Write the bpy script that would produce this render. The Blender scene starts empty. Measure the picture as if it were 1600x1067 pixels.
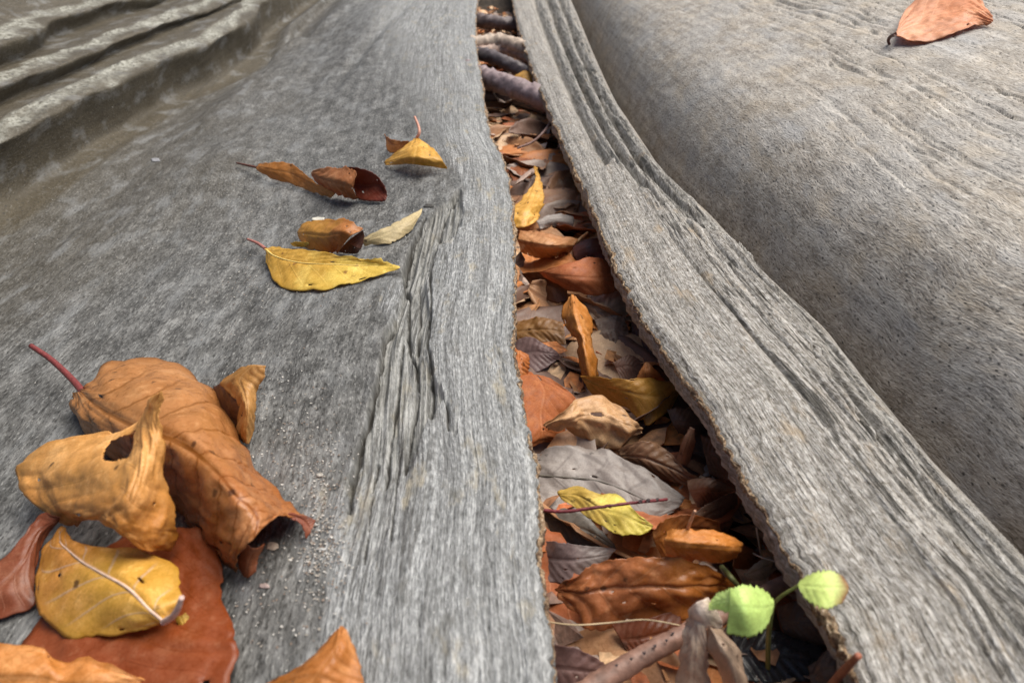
import bpy, math, random, re
import numpy as np
from math import radians

# ------------------------------------------------------------------ camera
F = 1160.0                    # focal length in photo pixels (1600 wide)
TH = radians(32.0)            # pitch below the horizon
CH = 0.16                     # height of the lens above the root tops
FWD = np.array([0, math.cos(TH), -math.sin(TH)])
UPV = np.array([0, math.sin(TH), math.cos(TH)])
RGT = np.array([1.0, 0, 0])
SC = bpy.context.scene
COL = SC.collection
cd = bpy.data.cameras.new('camera')
cam = bpy.data.objects.new('camera', cd); COL.objects.link(cam)
cam.location = (0, 0, CH); cam.rotation_euler = (math.pi/2 - TH, 0, 0)
cd.sensor_width = 36.0; cd.lens = F/1600*36.0
cd.clip_start = 0.005; cd.clip_end = 200.0
cd.dof.use_dof = True; cd.dof.focus_distance = 0.34; cd.dof.aperture_fstop = 19.0
SC.camera = cam
SC.render.engine = 'CYCLES'
SC.cycles.max_bounces = 5; SC.cycles.diffuse_bounces = 3; SC.cycles.glossy_bounces = 2; SC.cycles.transmission_bounces = 3

# ------------------------------------------------------------------ sky, sun, exposure
SUN_EL, SUN_AZ = radians(64), radians(62)      # azimuth measured from +Y towards +X
w = bpy.data.worlds.new('World'); SC.world = w; w.use_nodes = True
wn = w.node_tree.nodes; wl = w.node_tree.links
bg = wn['Background']; bg.inputs['Strength'].default_value = 0.062
sky = wn.new('ShaderNodeTexSky'); sky.sky_type = 'NISHITA'; sky.sun_disc = False
sky.sun_elevation = SUN_EL; sky.sun_rotation = SUN_AZ
sky.air_density = 1.0; sky.dust_density = 4.0; sky.ozone_density = 1.0
wl.new(sky.outputs[0], bg.inputs['Color'])
sd = bpy.data.lights.new('sun', 'SUN'); sd.energy = 3.8; sd.angle = radians(56); sd.color = (1, .95, .86)
sun = bpy.data.objects.new('sun', sd); COL.objects.link(sun)
sun.rotation_euler = (math.pi/2 - SUN_EL, 0, math.pi - SUN_AZ)   # lamp shines from azimuth SUN_AZ
SC.view_settings.view_transform = 'Standard'; SC.view_settings.look = 'None'
SC.view_settings.gamma = 1.0; SC.view_settings.use_curve_mapping = False
SC.view_settings.exposure = 0.44

RS = np.random.RandomState(7)
random.seed(7)

# ------------------------------------------------------------------ numeric helpers
_perm = RS.permutation(512)
_ang = RS.rand(512)*2*np.pi
_gx, _gy = np.cos(_ang), np.sin(_ang)
def pnoise(x, y, seed=0):
    x = np.asarray(x, float); y = np.asarray(y, float)
    xi = np.floor(x).astype(np.int64); yi = np.floor(y).astype(np.int64)
    fx = x - xi; fy = y - yi
    ux = fx*fx*fx*(fx*(fx*6-15)+10); uy = fy*fy*fy*(fy*(fy*6-15)+10)
    def g(ix, iy, dx, dy):
        h = _perm[(_perm[(ix + seed*57) & 511] + iy*3 + seed*131) & 511]
        return _gx[h]*dx + _gy[h]*dy
    a = g(xi, yi, fx, fy); b = g(xi+1, yi, fx-1, fy)
    c = g(xi, yi+1, fx, fy-1); d = g(xi+1, yi+1, fx-1, fy-1)
    return ((a + (b-a)*ux)*(1-uy) + (c + (d-c)*ux)*uy)*1.5
def fbm(x, y, o=4, seed=0, gain=.5):
    s = 0; a = 1
    for i in range(o):
        s = s + a*pnoise(x*2**i, y*2**i, seed+i); a *= gain
    return s
def sstep(a, b, x):
    t = np.clip((x-a)/(b-a), 0, 1); return t*t*(3-2*t)
def ray(px, py):
    return FWD + RGT*((px-800)/F) + UPV*((533.5-py)/F)
def unp(px, py, z=0.0):
    r = ray(px, py); return np.array([0, 0, CH]) + r*((z-CH)/r[2])
def crinterp(xq, xs, ys):
    """smooth monotone cubic through (xs, ys), xs increasing, clamped ends"""
    xs = np.asarray(xs, float); ys = np.asarray(ys, float)
    h = np.diff(xs); d = np.diff(ys)/h
    m = np.zeros(len(xs)); m[0] = d[0]; m[-1] = d[-1]
    for i in range(1, len(xs)-1):
        if d[i-1]*d[i] > 0:
            w1 = 2*h[i]+h[i-1]; w2 = h[i]+2*h[i-1]
            m[i] = (w1+w2)/(w1/d[i-1]+w2/d[i])
    q = np.clip(xq, xs[0], xs[-1]); k = np.clip(np.searchsorted(xs, q)-1, 0, len(h)-1)
    t = (q-xs[k])/h[k]; t2 = t*t; t3 = t2*t
    return (2*t3-3*t2+1)*ys[k] + (t3-2*t2+t)*h[k]*m[k] + (-2*t3+3*t2)*ys[k+1] + (t3-t2)*h[k]*m[k+1]
def curve_px(pts, z=0.0, z2=None):
    """pixel polyline lying on height z -> x as a function of y"""
    P = []
    n = len(pts)
    for i, (a, b) in enumerate(pts):
        zz = z if z2 is None else z + (z2-z)*i/(n-1)
        P.append(unp(a, b, zz))
    P.sort(key=lambda p: p[1])
    ys = [p[1] for p in P]; xs = [p[0] for p in P]
    keep = [0]
    for i in range(1, len(ys)):
        if ys[i] - ys[keep[-1]] > 1e-3: keep.append(i)
    ys = [ys[i] for i in keep]; xs = [xs[i] for i in keep]
    s0 = np.clip((xs[1]-xs[0])/(ys[1]-ys[0]), -.3, .3); s1 = np.clip((xs[-1]-xs[-2])/(ys[-1]-ys[-2]), -.1, .1)
    ys = [ys[0]-.5] + ys + [ys[-1]+1.6]; xs = [xs[0]-s0*.12] + xs + [xs[-1]+s1*.3]
    return lambda y: crinterp(np.asarray(y, float), ys, xs)
def lin(c):
    return tuple(((v/255.)/12.92 if v <= 10 else (((v/255.)+.055)/1.055)**2.4) for v in c)

# ------------------------------------------------------------------ shape of the two roots
EL = curve_px([(745,0),(742,60),(752,130),(762,200),(788,258),(799,350),(800,430),(797,520),(808,600),(822,680),(836,760),(840,860),(848,960),(862,1067)])
ER = curve_px([(803,0),(830,90),(868,180),(912,277),(948,370),(1000,480),(1060,570),(1118,650),(1162,730),(1215,820),(1262,900),(1316,980),(1352,1067)])
CR = curve_px([(893,0),(945,120),(1022,240),(1112,330),(1200,420),(1305,520),(1385,620),(1470,720),(1550,800),(1600,850)], .004)
LZ = curve_px([(600,0),(640,100),(690,220),(700,310),(640,430),(600,530),(555,700),(525,900),(500,1067)])
R1 = curve_px([(0,212),(130,140),(230,87),(330,48),(380,20),(397,2)], .0)
R2 = curve_px([(0,122),(100,84),(200,45),(330,6)], .020, .010)
R3 = curve_px([(0,48),(80,18),(170,3)], .042, .030)
GX0, GX1, GY0, GY1, GS = -1.5, 1.5, -0.4, 2.6, .004
gx = np.arange(GX0, GX1, GS); gy = np.arange(GY0, GY1, GS)
def raster(fn):
    out = np.zeros((len(gy), len(gx)))
    for j, y in enumerate(gy): out[j] = fn(gx, y)
    return out
def left_row(x, y):
    e = float(EL(y)); z = float(LZ(y)); r1 = float(R1(y)); r2 = float(R2(y)); r3 = float(R3(y))
    z2 = .020 - .010*np.clip((y-.6)/.5, 0, 1); z3 = .042 - .012*np.clip((y-.7)/.4, 0, 1)
    r2 = min(r2, r1-.032); r3 = min(r3, r2-.036); bw = (z+r1)/2
    px = [e+.2, e, (e+z)/2, z, z-.035, z-.08, bw-.04, r1+.06, r1+.020, r1+.008, r1-.011, r2+.018, r2+.007, r2-.010, r3+.018, r3+.007, r3-.012, r3-.05, r3-.2, r3-.42, r3-.62, -1.7]
    pz = [.0, 0.0, .0022, .0, -.007, -.018, -.032, -.044, -.047, -.003, .002, .001, z2-.002, z2+.002, z2+.001, z3-.002, z3+.003, .07, .16, .18, -.03, -.10]  # outer side, out of view, raised to block low side light
    o = np.argsort(px); return crinterp(x, np.array(px)[o], np.array(pz)[o])
def right_row(x, y):
    e = float(ER(y)); c = float(CR(y)); c = max(c, e+.03); wd = c-e
    far = np.clip((y-.4)/.5, 0, 1)
    px = [e-.2, e, e+.25*wd, e+.6*wd, c-.004, c+.003, c+.008, c+.014]
    pz = [0, 0, .0035, .0066, .0058, -.002, -.030, -.070]
    for k, zk in ((.009, -.030), (.022, .010), (.045, .036), (.08, .053), (.12, .067), (.17, .080), (.23, .094), (.31, .110)):
        px.append(c+.014+k); pz.append(zk)
    px += [c+.5, c+.75, c+.95, 1.6]; pz += [.16, .22, .02, -.10]  # unseen outer flank raised to cut low light from the side
    px = np.array(px); pz = np.array(pz); m = np.concatenate([[True], np.diff(px) > 1e-5])
    return crinterp(x, px[m], pz[m])
def smooth(a):
    k = np.array([1, 4, 6, 4, 1])/16.
    p = np.pad(a, ((2, 2), (0, 0)), 'edge')
    return sum(k[i]*p[i:i+a.shape[0]] for i in range(5))
HLr = smooth(smooth(raster(left_row))); HRr = smooth(smooth(raster(right_row)))
def bsamp(R, x, y):
    x = np.asarray(x, float); y = np.asarray(y, float)
    fx = np.clip((x-GX0)/GS, 1, len(gx)-3.001); fy = np.clip((y-GY0)/GS, 1, len(gy)-3.001)
    ix = fx.astype(int); iy = fy.astype(int); tx = fx-ix; ty = fy-iy
    def wts(t): return [(1-t)**3/6, (3*t**3-6*t*t+4)/6, (-3*t**3+3*t*t+3*t+1)/6, t**3/6]
    wx = wts(tx); wy = wts(ty); s = 0
    for j in range(4):
        for i in range(4): s = s + wy[j]*wx[i]*R[iy+j-1, ix+i-1]
    return s
def HL(x, y):
    return bsamp(HLr, x, y) + .007*fbm(x*8, y*2.6, 2, 3)*sstep(.04, .18, EL(y)-x)
def HR(x, y):
    return bsamp(HRr, x, y) + .005*fbm(x*5, y*3, 2, 9)*sstep(.10, .2, x-ER(y))
FLOOR = -0.043
def HG(x, y):
    return FLOOR + .004*fbm(np.asarray(x)*20, np.asarray(y)*14, 2, 21)
SURF = {'L': HL, 'R': HR, 'G': HG}
def place(px, py, hmm, s):
    """point seen at a pixel that lies hmm millimetres above surface s"""
    r = ray(px, py); z = FLOOR if s == 'G' else 0.0
    for _ in range(14):
        zz = z + hmm*.001
        p = np.array([0, 0, CH]) + r*((zz-CH)/r[2])
        z = .5*z + .5*float(SURF[s](np.array([p[0]]), np.array([p[1]]))[0])
    zz = z + hmm*.001
    return np.array([0, 0, CH]) + r*((zz-CH)/r[2])

# ------------------------------------------------------------------ blender helpers
def newmesh(name, verts, faces, mat=None, uv=None, smooth_=True):
    me = bpy.data.meshes.new(name)
    verts = np.asarray(verts, np.float32); faces = np.asarray(faces, np.int32)
    nv, nf, k = len(verts), len(faces), faces.shape[1]
    me.vertices.add(nv); me.vertices.foreach_set('co', verts.ravel())
    me.loops.add(nf*k); me.loops.foreach_set('vertex_index', faces.ravel())
    me.polygons.add(nf); me.polygons.foreach_set('loop_start', np.arange(nf, dtype=np.int32)*k)
    me.polygons.foreach_set('loop_total', np.full(nf, k, np.int32))
    me.update(calc_edges=True)
    me.polygons.foreach_set('use_smooth', np.full(nf, smooth_, bool))
    if uv is not None:
        l = me.uv_layers.new(name='UVMap'); l.data.foreach_set('uv', np.asarray(uv, np.float32)[faces.ravel()].ravel())
    if mat: me.materials.append(mat)
    me.validate(); return me
def addobj(name, me, parent=None):
    o = bpy.data.objects.new(name, me); COL.objects.link(o)
    if parent: o.parent = parent
    return o
def vattr(me, name, arr):
    a = me.attributes.new(name, 'FLOAT_COLOR', 'POINT')
    c = np.ones((len(arr), 4), np.float32); c[:, :arr.shape[1]] = arr
    a.data.foreach_set('color', c.ravel())
def gridfaces(nr, nc):
    i = np.arange((nr-1)*(nc-1)); r = i//(nc-1); c = i % (nc-1); a = r*nc+c
    return np.stack([a, a+1, a+nc+1, a+nc], 1)
def empty(name, loc=(0, 0, 0)):
    o = bpy.data.objects.new(name, None); COL.objects.link(o); o.location = loc; o.empty_display_size = .01
    return o
def tag(o, label, cat, group=None):
    o['label'] = label; o['category'] = cat
    if group: o['group'] = group
    return o

class NT:
    """tiny node-graph writer"""
    def __init__(s, name):
        s.m = bpy.data.materials.new(name); s.m.use_nodes = True
        s.t = s.m.node_tree; s.p = s.t.nodes['Principled BSDF']; s.out = s.t.nodes['Material Output']
    def n(s, typ, **kw):
        x = s.t.nodes.new(typ)
        for k, v in kw.items(): setattr(x, k, v)
        return x
    def l(s, a, b): s.t.links.new(a, b)
    def put(s, sock, v):
        if isinstance(v, (int, float)): sock.default_value = v
        elif isinstance(v, tuple): sock.default_value = v if len(v) != 3 or sock.type == 'VECTOR' else (*v, 1)
        else: s.l(v, sock)
    def uv(s): return s.n('ShaderNodeUVMap', uv_map='UVMap').outputs[0]
    def scale(s, v, sc, off=(0, 0, 0)):
        x = s.n('ShaderNodeMapping'); s.l(v, x.inputs['Vector']); x.inputs['Scale'].default_value = sc; x.inputs['Location'].default_value = off
        return x.outputs[0]
    def noise(s, v, sc, det=4, rough=.55, dist=0.0, col=False):
        x = s.n('ShaderNodeTexNoise'); s.l(v, x.inputs['Vector']); x.inputs['Scale'].default_value = sc
        x.inputs['Detail'].default_value = det; x.inputs['Roughness'].default_value = rough; x.inputs['Distortion'].default_value = dist
        return x.outputs['Color' if col else 'Fac']
    def vor(s, v, sc, feat='F1', rnd=1.0):
        x = s.n('ShaderNodeTexVoronoi', feature=feat); s.l(v, x.inputs['Vector']); x.inputs['Scale'].default_value = sc
        x.inputs['Randomness'].default_value = rnd
        return x
    def math(s, op, a, b=0.0, c=0.0, clamp=False):
        x = s.n('ShaderNodeMath', operation=op, use_clamp=clamp)
        s.put(x.inputs[0], a); s.put(x.inputs[1], b); s.put(x.inputs[2], c)
        return x.outputs[0]
    def rng(s, v, a, b, c=0.0, d=1.0, smooth=True):
        x = s.n('ShaderNodeMapRange'); x.interpolation_type = 'SMOOTHSTEP' if smooth else 'LINEAR'
        s.put(x.inputs['Value'], v)
        for k, q in zip(('From Min', 'From Max', 'To Min', 'To Max'), (a, b, c, d)): x.inputs[k].default_value = q
        return x.outputs[0]
    def ramp(s, v, stops):
        x = s.n('ShaderNodeValToRGB'); s.put(x.inputs[0], v); e = x.color_ramp.elements
        while len(e) < len(stops): e.new(.5)
        for q, (p, c) in zip(e, stops): q.position = p; q.color = (*c, 1)
        return x.outputs[0]
    def mix(s, f, a, b, mode='MIX'):
        x = s.n('ShaderNodeMix', data_type='RGBA', blend_type=mode)
        s.put(x.inputs[0], f); s.put(x.inputs[6], a); s.put(x.inputs[7], b)
        return x.outputs[2]
    def sep(s, v):
        x = s.n('ShaderNodeSeparateXYZ'); s.l(v, x.inputs[0]); return x.outputs
    def attr(s, name):
        a = s.n('ShaderNodeAttribute', attribute_name=name)
        x = s.n('ShaderNodeSeparateColor'); s.l(a.outputs['Color'], x.inputs[0]); return x.outputs
    def bump(s, h, dist, strength=1.0, normal=None):
        x = s.n('ShaderNodeBump'); s.l(h, x.inputs['Height']); x.inputs['Distance'].default_value = dist
        x.inputs['Strength'].default_value = strength
        if normal is not None: s.l(normal, x.inputs['Normal'])
        return x.outputs[0]

# ------------------------------------------------------------------ wood material (uv in centimetres, v along the grain)
def wood_material(name, cool):
    g = NT(name); uv = g.uv(); z = g.attr('zone')           # R weathered rim, G torn fibres, B pale ridge
    rim, torn, pale = z[0], z[1], z[2]; z4 = g.attr('brown_shade')[0]
    warp = g.noise(g.scale(uv, (1, .12, 1)), .8, 2, .5, col=True)
    wv = g.n('ShaderNodeVectorMath', operation='MULTIPLY_ADD'); g.l(warp, wv.inputs[0]); wv.inputs[1].default_value = (.35, .3, 0); g.l(uv, wv.inputs[2])
    uw = wv.outputs[0]
    felt = g.noise(g.scale(uw, (1, .40, 1)), 5.0, 3, .62)              # short dashes along the grain
    felt2 = g.noise(g.scale(uw, (1, .30, 1), (3, 5, 0)), 17, 2, .6)
    big = g.noise(g.scale(uv, (1, .6, 1)), .22, 3, .55)
    mid = g.noise(g.scale(uv, (1, .5, 1), (9, 2, 0)), 1.1, 3, .6)
    fib = g.noise(g.scale(uw, (1, .05, 1)), 8, 4, .64)                  # long fibres
    fib2 = g.noise(g.scale(uw, (1, .19, 1), (7, 1, 0)), 15, 3, .66)
    flk = g.noise(g.scale(uw, (1, .42, 1), (4, 4, 0)), 8, 3, .62, .9)
    band = g.noise(g.scale(uw, (1, .035, 1), (5, 0, 0)), 2.4, 4, .6)    # long tonal bands along the grain
    dash = g.noise(g.scale(uw, (1, .40 if cool else .30, 1), (8, 3, 0)), 8.5 if cool else 10.5, 2.5, .6)
    xk = g.attr('brown_shade')[1]
    if cool:
        smoothc = g.ramp(g.math('ADD', g.math('MULTIPLY', felt, .45), g.math('MULTIPLY', mid, .55)), [(.38, (.050, .049, .046)), (.5, (.104, .103, .099)), (.63, (.200, .199, .193))])
        smoothc = g.mix(g.math('MULTIPLY', z4, .9, clamp=True), smoothc, g.mix(.75, smoothc, (.066, .052, .030)))  # brown wood tone with shade of hollows and risers painted in
        dark, light = (.020, .019, .017), (.52, .52, .50)
        rimc = g.ramp(g.math('ADD', g.math('MULTIPLY', fib, .36), g.math('ADD', g.math('MULTIPLY', fib2, .38), g.math('MULTIPLY', flk, .26))), [(.35, (.045, .045, .043)), (.43, (.155, .158, .157)), (.51, (.265, .271, .272)), (.62, (.51, .517, .52))])
        ocol = (.42, .36, .245)
    else:
        smoothc = g.ramp(g.math('ADD', g.math('MULTIPLY', felt, .5), g.math('MULTIPLY', mid, .5)), [(.36, (.21, .182, .150)), (.5, (.345, .312, .272)), (.64, (.49, .458, .412))])
        smoothc = g.mix(g.math('MULTIPLY', z4, .85), smoothc, g.mix(.72, smoothc, (.145, .108, .074)))  # brown valley wall, its shade painted into the colour
        smoothc = g.mix(g.math('MULTIPLY', g.rng(big, .45, .62), .6), smoothc, g.mix(.55, smoothc, (.40, .40, .40)))
        dark, light = (.050, .042, .034), (.66, .64, .61)
        rimc = g.ramp(g.math('ADD', g.math('MULTIPLY', fib, .22), g.math('ADD', g.math('MULTIPLY', flk, .48), g.math('MULTIPLY', fib2, .30))), [(.36, (.055, .045, .034)), (.44, (.21, .19, .163)), (.53, (.37, .35, .325)), (.64, (.60, .58, .55))])
        ocol = (.40, .30, .19)
    smoothc = g.mix(g.math('MULTIPLY', g.rng(dash, .455, .33), .72 if cool else .60), smoothc, dark)
    smoothc = g.mix(g.math('MULTIPLY', g.rng(dash, .56, .72), .34 if cool else .40), smoothc, light)
    smoothc = g.mix(g.math('MULTIPLY', g.rng(felt2, .64, .76), .3), smoothc, light)
    smoothc = g.mix(g.math('MULTIPLY', z4, .40, clamp=True), smoothc, (.066, .052, .030) if cool else (.135, .100, .068))  # painted brown shade laid over the flecks as well
    bandf = g.rng(band, .32, .68, .72, 1.28, False)
    bm = g.n('ShaderNodeVectorMath', operation='SCALE'); g.l(rimc, bm.inputs[0]); g.l(bandf, bm.inputs['Scale']); rimc = bm.outputs[0]
    blot = g.noise(g.scale(uv, (1, .45, 1), (3, 9, 0)), .55, 4, .62)
    smoothc = g.mix(g.math('MULTIPLY', g.rng(blot, .50, .68), .42 if cool else .40), smoothc, (.255, .262, .265) if cool else (.44, .365, .27))
    if not cool: smoothc = g.mix(g.math('MULTIPLY', g.rng(blot, .46, .30), .45), smoothc, (.335, .34, .35))
    bandg = g.rng(band, .32, .68, .80, 1.2, False)
    bm = g.n('ShaderNodeVectorMath', operation='SCALE'); g.l(smoothc, bm.inputs[0]); g.l(bandg, bm.inputs['Scale']); smoothc = bm.outputs[0]
    ochre = g.math('MULTIPLY', g.rng(g.noise(g.scale(uv, (1, .35, 1), (2, 8, 0)), .9, 4, .65), .56, .70), .55)
    rimc = g.mix(ochre, rimc, ocol)
    rimc = g.mix(g.math('MULTIPLY', g.rng(mid, .45, .28), .5), rimc, (.12, .115, .10))
    crack = g.rng(g.math('ABSOLUTE', g.math('SUBTRACT', g.noise(g.scale(uw, (1, .035, 1), (6, 6, 0)), 3.0, 2.5, .5), .5)), .050, .012)
    crack = g.math('MULTIPLY', crack, g.rng(mid, .42, .52)); crack = g.math('MULTIPLY', crack, xk)
    rimc = g.mix(g.math('MULTIPLY', crack, .9), rimc, (.03, .026, .02))
    tornc = g.ramp(fib, [(.36, (.05, .047, .040)), (.47, (.17, .168, .155)), (.60, (.38, .375, .35))])
    c = g.mix(rim, smoothc, rimc)
    c = g.mix(g.math('MULTIPLY', torn, .55), c, tornc)
    palec = g.ramp(g.noise(g.scale(uw, (1, .3, 1), (1, 1, 0)), 5, 4, .65), [(.32, (.075, .070, .052)), (.46, (.255, .25, .212)), (.62, (.43, .43, .38))])
    c = g.mix(g.math('MULTIPLY', pale, .85), c, palec)
    v = g.vor(g.scale(uw, (1, .55, 1)), 4.6)                              # pin holes
    pit = g.rng(v.outputs['Distance'], .33 if cool else .26, .12); gate = g.sep(v.outputs['Color'])
    pitm = g.math('MULTIPLY', g.math('MULTIPLY', pit, g.rng(gate[0], .42 if cool else .52, .60)), g.math('SUBTRACT', 1, g.math('MULTIPLY', rim, .85)))
    c = g.mix(g.math('MULTIPLY', pitm, .82), c, (.026, .025, .023))
    v2 = g.vor(uv, 4.3); sp = g.rng(v2.outputs['Distance'], .10, .05); g2 = g.sep(v2.outputs['Color'])
    spm = g.math('MULTIPLY', sp, g.rng(g2[1], .84, .86))
    c = g.mix(spm, c, (.72, .71, .68))
    c = g.mix(g.math('MULTIPLY', g.attr('brown_shade')[2], .85), c, (.030, .025, .019))  # darker colour along the cracks
    g.l(c, g.p.inputs['Base Color'])
    h = g.math('ADD', g.math('MULTIPLY', dash, .34), g.math('MULTIPLY', mid, .5))
    hr = g.math('ADD', g.math('MULTIPLY', fib, .9), g.math('MULTIPLY', fib2, .6))
    mx = g.n('ShaderNodeMix'); g.l(rim, mx.inputs[0]); g.l(h, mx.inputs[2]); g.l(hr, mx.inputs[3])
    hh = mx.outputs[0]
    g.l(g.bump(hh, .0021, .9), g.p.inputs['Normal'])
    g.p.inputs['Roughness'].default_value = .62; g.p.inputs['Specular IOR Level'].default_value = .42
    return g.m
MW_L = wood_material('weathered_wood_cool', True)
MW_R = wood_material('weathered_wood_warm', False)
def bark_material():
    g = NT('crumbly_bark'); t = g.n('ShaderNodeTexCoord').outputs['Object']
    a = g.noise(t, 900, 4, .65); b = g.noise(t, 260, 3, .6)
    c = g.ramp(a, [(.3, (.07, .04, .022)), (.44, (.27, .17, .095)), (.56, (.45, .32, .20)), (.68, (.68, .56, .42))])
    c = g.mix(g.rng(b, .55, .35), c, (.10, .055, .03)); g.l(c, g.p.inputs['Base Color'])
    g.l(g.bump(g.math('ADD', a, b), .0012, 1), g.p.inputs['Normal']); g.p.inputs['Roughness'].default_value = .8
    return g.m
M_BARK = bark_material()

# ------------------------------------------------------------------ root meshes
def polysdf(x, y, P):
    """signed distance to a polygon, negative inside"""
    P = np.asarray(P); n = len(P); d = np.full(x.shape, 1e9); ins = np.zeros(x.shape, bool)
    for i in range(n):
        ax, ay = P[i]; bx, by = P[(i+1) % n]; ex, ey = bx-ax, by-ay
        t = np.clip(((x-ax)*ex+(y-ay)*ey)/(ex*ex+ey*ey+1e-12), 0, 1)
        d = np.minimum(d, np.hypot(x-ax-t*ex, y-ay-t*ey))
        c = ((ay > y) != (by > y)) & (x < ex*(y-ay)/(ey+1e-12)+ax); ins ^= c
    return np.where(ins, -d, d)
def pxpoly(pts, z=0.0): return [tuple(unp(a, b, z)[:2]) for a, b in pts]
TORN = pxpoly([(718,300),(672,330),(645,372),(628,415),(632,450),(612,500),(600,515),(586,600),(566,680),(548,770),(532,880),(590,880),(625,780),(655,690),(690,625),(664,560),(680,500),(666,440),(682,385),(712,372),(728,335)])
LAYER = pxpoly([(905,285),(958,255),(985,290),(1022,315),(1058,345),(1105,366),(1150,385),(1185,425),(1215,470),(1260,540),(1330,640),(1400,740),(1480,860),(1560,980),(1700,1150),(1300,1150),(1180,860),(1040,560),(920,330)], .004)

CRACKS = [([(714,306),(700,330),(690,348),(682,385),(671,430),(675,480),(669,540),(677,600),(672,660)], .0008, .0045),
 ([(664,338),(645,375),(634,410),(631,440),(641,456),(638,500),(640,540),(650,562)], .0010, .005),
 ([(613,503),(600,524),(590,590),(576,650),(562,700),(552,745),(545,800)], .0009, .0045),
 ([(630,530),(622,600),(613,660),(607,700),(604,760)], .0007, .0035),
 ([(650,560),(654,610),(642,680),(634,740)], .0006, .003),
 ([(690,620),(700,650),(703,680)], .0006, .003), ([(655,440),(658,500),(652,545)], .0006, .003),
 ([(625,700),(618,780),(612,850)], .0005, .002), ([(590,720),(580,790),(570,880)], .0005, .002)]
rows_img = np.linspace(1105, -12, 700)
ys_in = np.array([unp(800, r, 0)[1] for r in rows_img])
YS = np.unique(np.concatenate([np.linspace(-.30, ys_in[0]-.002, 40), ys_in, np.linspace(ys_in[-1]+.01, 2.3, 40)]))
def fan(y): return .17 + .72*np.clip((y-.09)/1.15, 0, 1)
def build_root(side):
    sgn = -1 if side == 'L' else 1
    E = EL if side == 'L' else ER
    H = HL if side == 'L' else HR
    nr = len(YS); Y1 = YS
    e = E(Y1); jag = .0009*fbm(Y1*220, Y1*0+3, 4, 5 if sgn < 0 else 6) + .0014*fbm(Y1*45, Y1*0+7, 2, 8 if sgn < 0 else 12)
    t = np.concatenate([np.linspace(0, 1, 540)**1.15, 1+np.linspace(0, 1, 50)[1:]])
    g = fan(Y1)[:, None]
    U = np.where(t[None, :] <= 1, t[None, :]*g, g + (t[None, :]-1)*(1.15-g))
    X = e[:, None] + sgn*U; Y = np.repeat(Y1[:, None], len(t), 1)
    Z = H(X, Y)
    arc = np.concatenate([np.zeros((nr, 1)), np.cumsum(np.hypot(np.diff(X, axis=1), np.diff(Z, axis=1)), 1)], 1)
    zone = np.zeros((nr, len(t), 3)); brown_shade = np.zeros((nr, len(t)))
    uu = arc
    OX = np.zeros_like(Z)
    if side == 'L':
        lz = e[:, None] - LZ(Y1)[:, None]
        wob = .012*fbm(uu*45, Y*16, 4, 31) + .006*fbm(uu*200, Y*60, 3, 34)
        wid = .006+.05*sstep(.4, .8, Y)
        rim = 1 - sstep(lz-wid, lz+wid, uu+wob)
        brown_shade = sstep(.14, .30, uu + .06*fbm(uu*12, Y*8, 3, 36))*sstep(.25, .55, Y+.4*uu)*.55  # browner wood towards the upper left, deepened as painted shade
        sd = polysdf(X, Y, TORN) + .0020*fbm(X*200, Y*26, 3, 41)
        fade = 1-sstep(.20, .15, Y)
        torn = sstep(.0006, -.0008, sd)*np.maximum(fade, .25)
        fibr = fbm(uu*420, Y*6, 3, 51); fin = fbm(uu*900, Y*16, 2, 57)
        rdg = 1-np.abs(fbm(uu*210, Y*5, 3, 54))*1.6
        Z = Z - .0036*torn + torn*(.0016*fibr + .0016*(rdg-.5) + .0005*fin)
        dark = 0
        for pts, wdt, dp in CRACKS:
            P_ = np.array(pxpoly(pts)); jx = X + .0005*fbm(X*40, Y*20, 2, 43) + .00035*fbm(X*300, Y*160, 2, 49); dd = np.full(X.shape, 1e9)
            for (ax, ay), (bx, by) in zip(P_[:-1], P_[1:]):
                ex, ey = bx-ax, by-ay; tt = np.clip(((jx-ax)*ex+(Y-ay)*ey)/(ex*ex+ey*ey), 0, 1)
                dd = np.minimum(dd, np.hypot(jx-ax-tt*ex, Y-ay-tt*ey))
            wv_ = wdt*.62*(.45+.9*np.clip(fbm(X*30, Y*70, 2, 47)+.5, 0, 1.2)); m_ = np.exp(-(dd/wv_)**2)
            Z = Z - dp*m_; dark = np.maximum(dark, m_)
        torn = np.maximum(torn, dark*.8)
        Z = Z + rim*(1-torn)*(.00022*fibr + .00012*fin + .0007*fbm(uu*70, Y*5, 3, 61)*sstep(0, .02, uu))
        # long hair cracks on the rim
        ck = np.abs(fbm(uu*85+3, Y*3.2, 2, 65)); Z = Z - .0013*rim*sstep(.035, .0, ck)*sstep(.0, .3, fbm(uu*40, Y*14, 2, 66)+.1)
        # bowl: fine felted relief, soft folds towards the back
        Z = Z + (1-rim)*(.00018*fbm(uu*450, Y*130, 3, 71) + .0005*fbm(uu*90, Y*35, 2, 73))
        pr = np.zeros_like(Z)
        for R, ht in ((R1, .013), (R2, .012), (R3, .013)):
            d = np.abs(X - np.minimum(R(Y1), 0)[:, None] + .003 + .005*fbm(X*60, Y*14, 4, 77)); pr = np.maximum(pr, sstep(ht*.62, ht*.20, d)*(.55+.45*sstep(-.3, .2, fbm(X*90, Y*30, 3, 78))))
        for R in (R1, R2, R3):                       # the ridges overhang the hollows in front of them
            c_ = np.minimum(R(Y1), 0)[:, None] + .003*fbm(Y*9, Y*0+.5, 3, 85); am = sstep(.25, .4, Y)*(1-.5*sstep(1.0, 1.3, Y))
            OX = OX + am*(.011*np.exp(-((X-c_-.006)/.006)**2) - .010*np.exp(-((X-c_-.019)/.007)**2))
        zone[..., 2] = pr*sstep(.3, .5, Y)
        Z = Z + zone[..., 2]*(.0022*fbm(uu*130, Y*18, 3, 79) + .0012*fbm(uu*400, Y*40, 2, 83))
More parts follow.
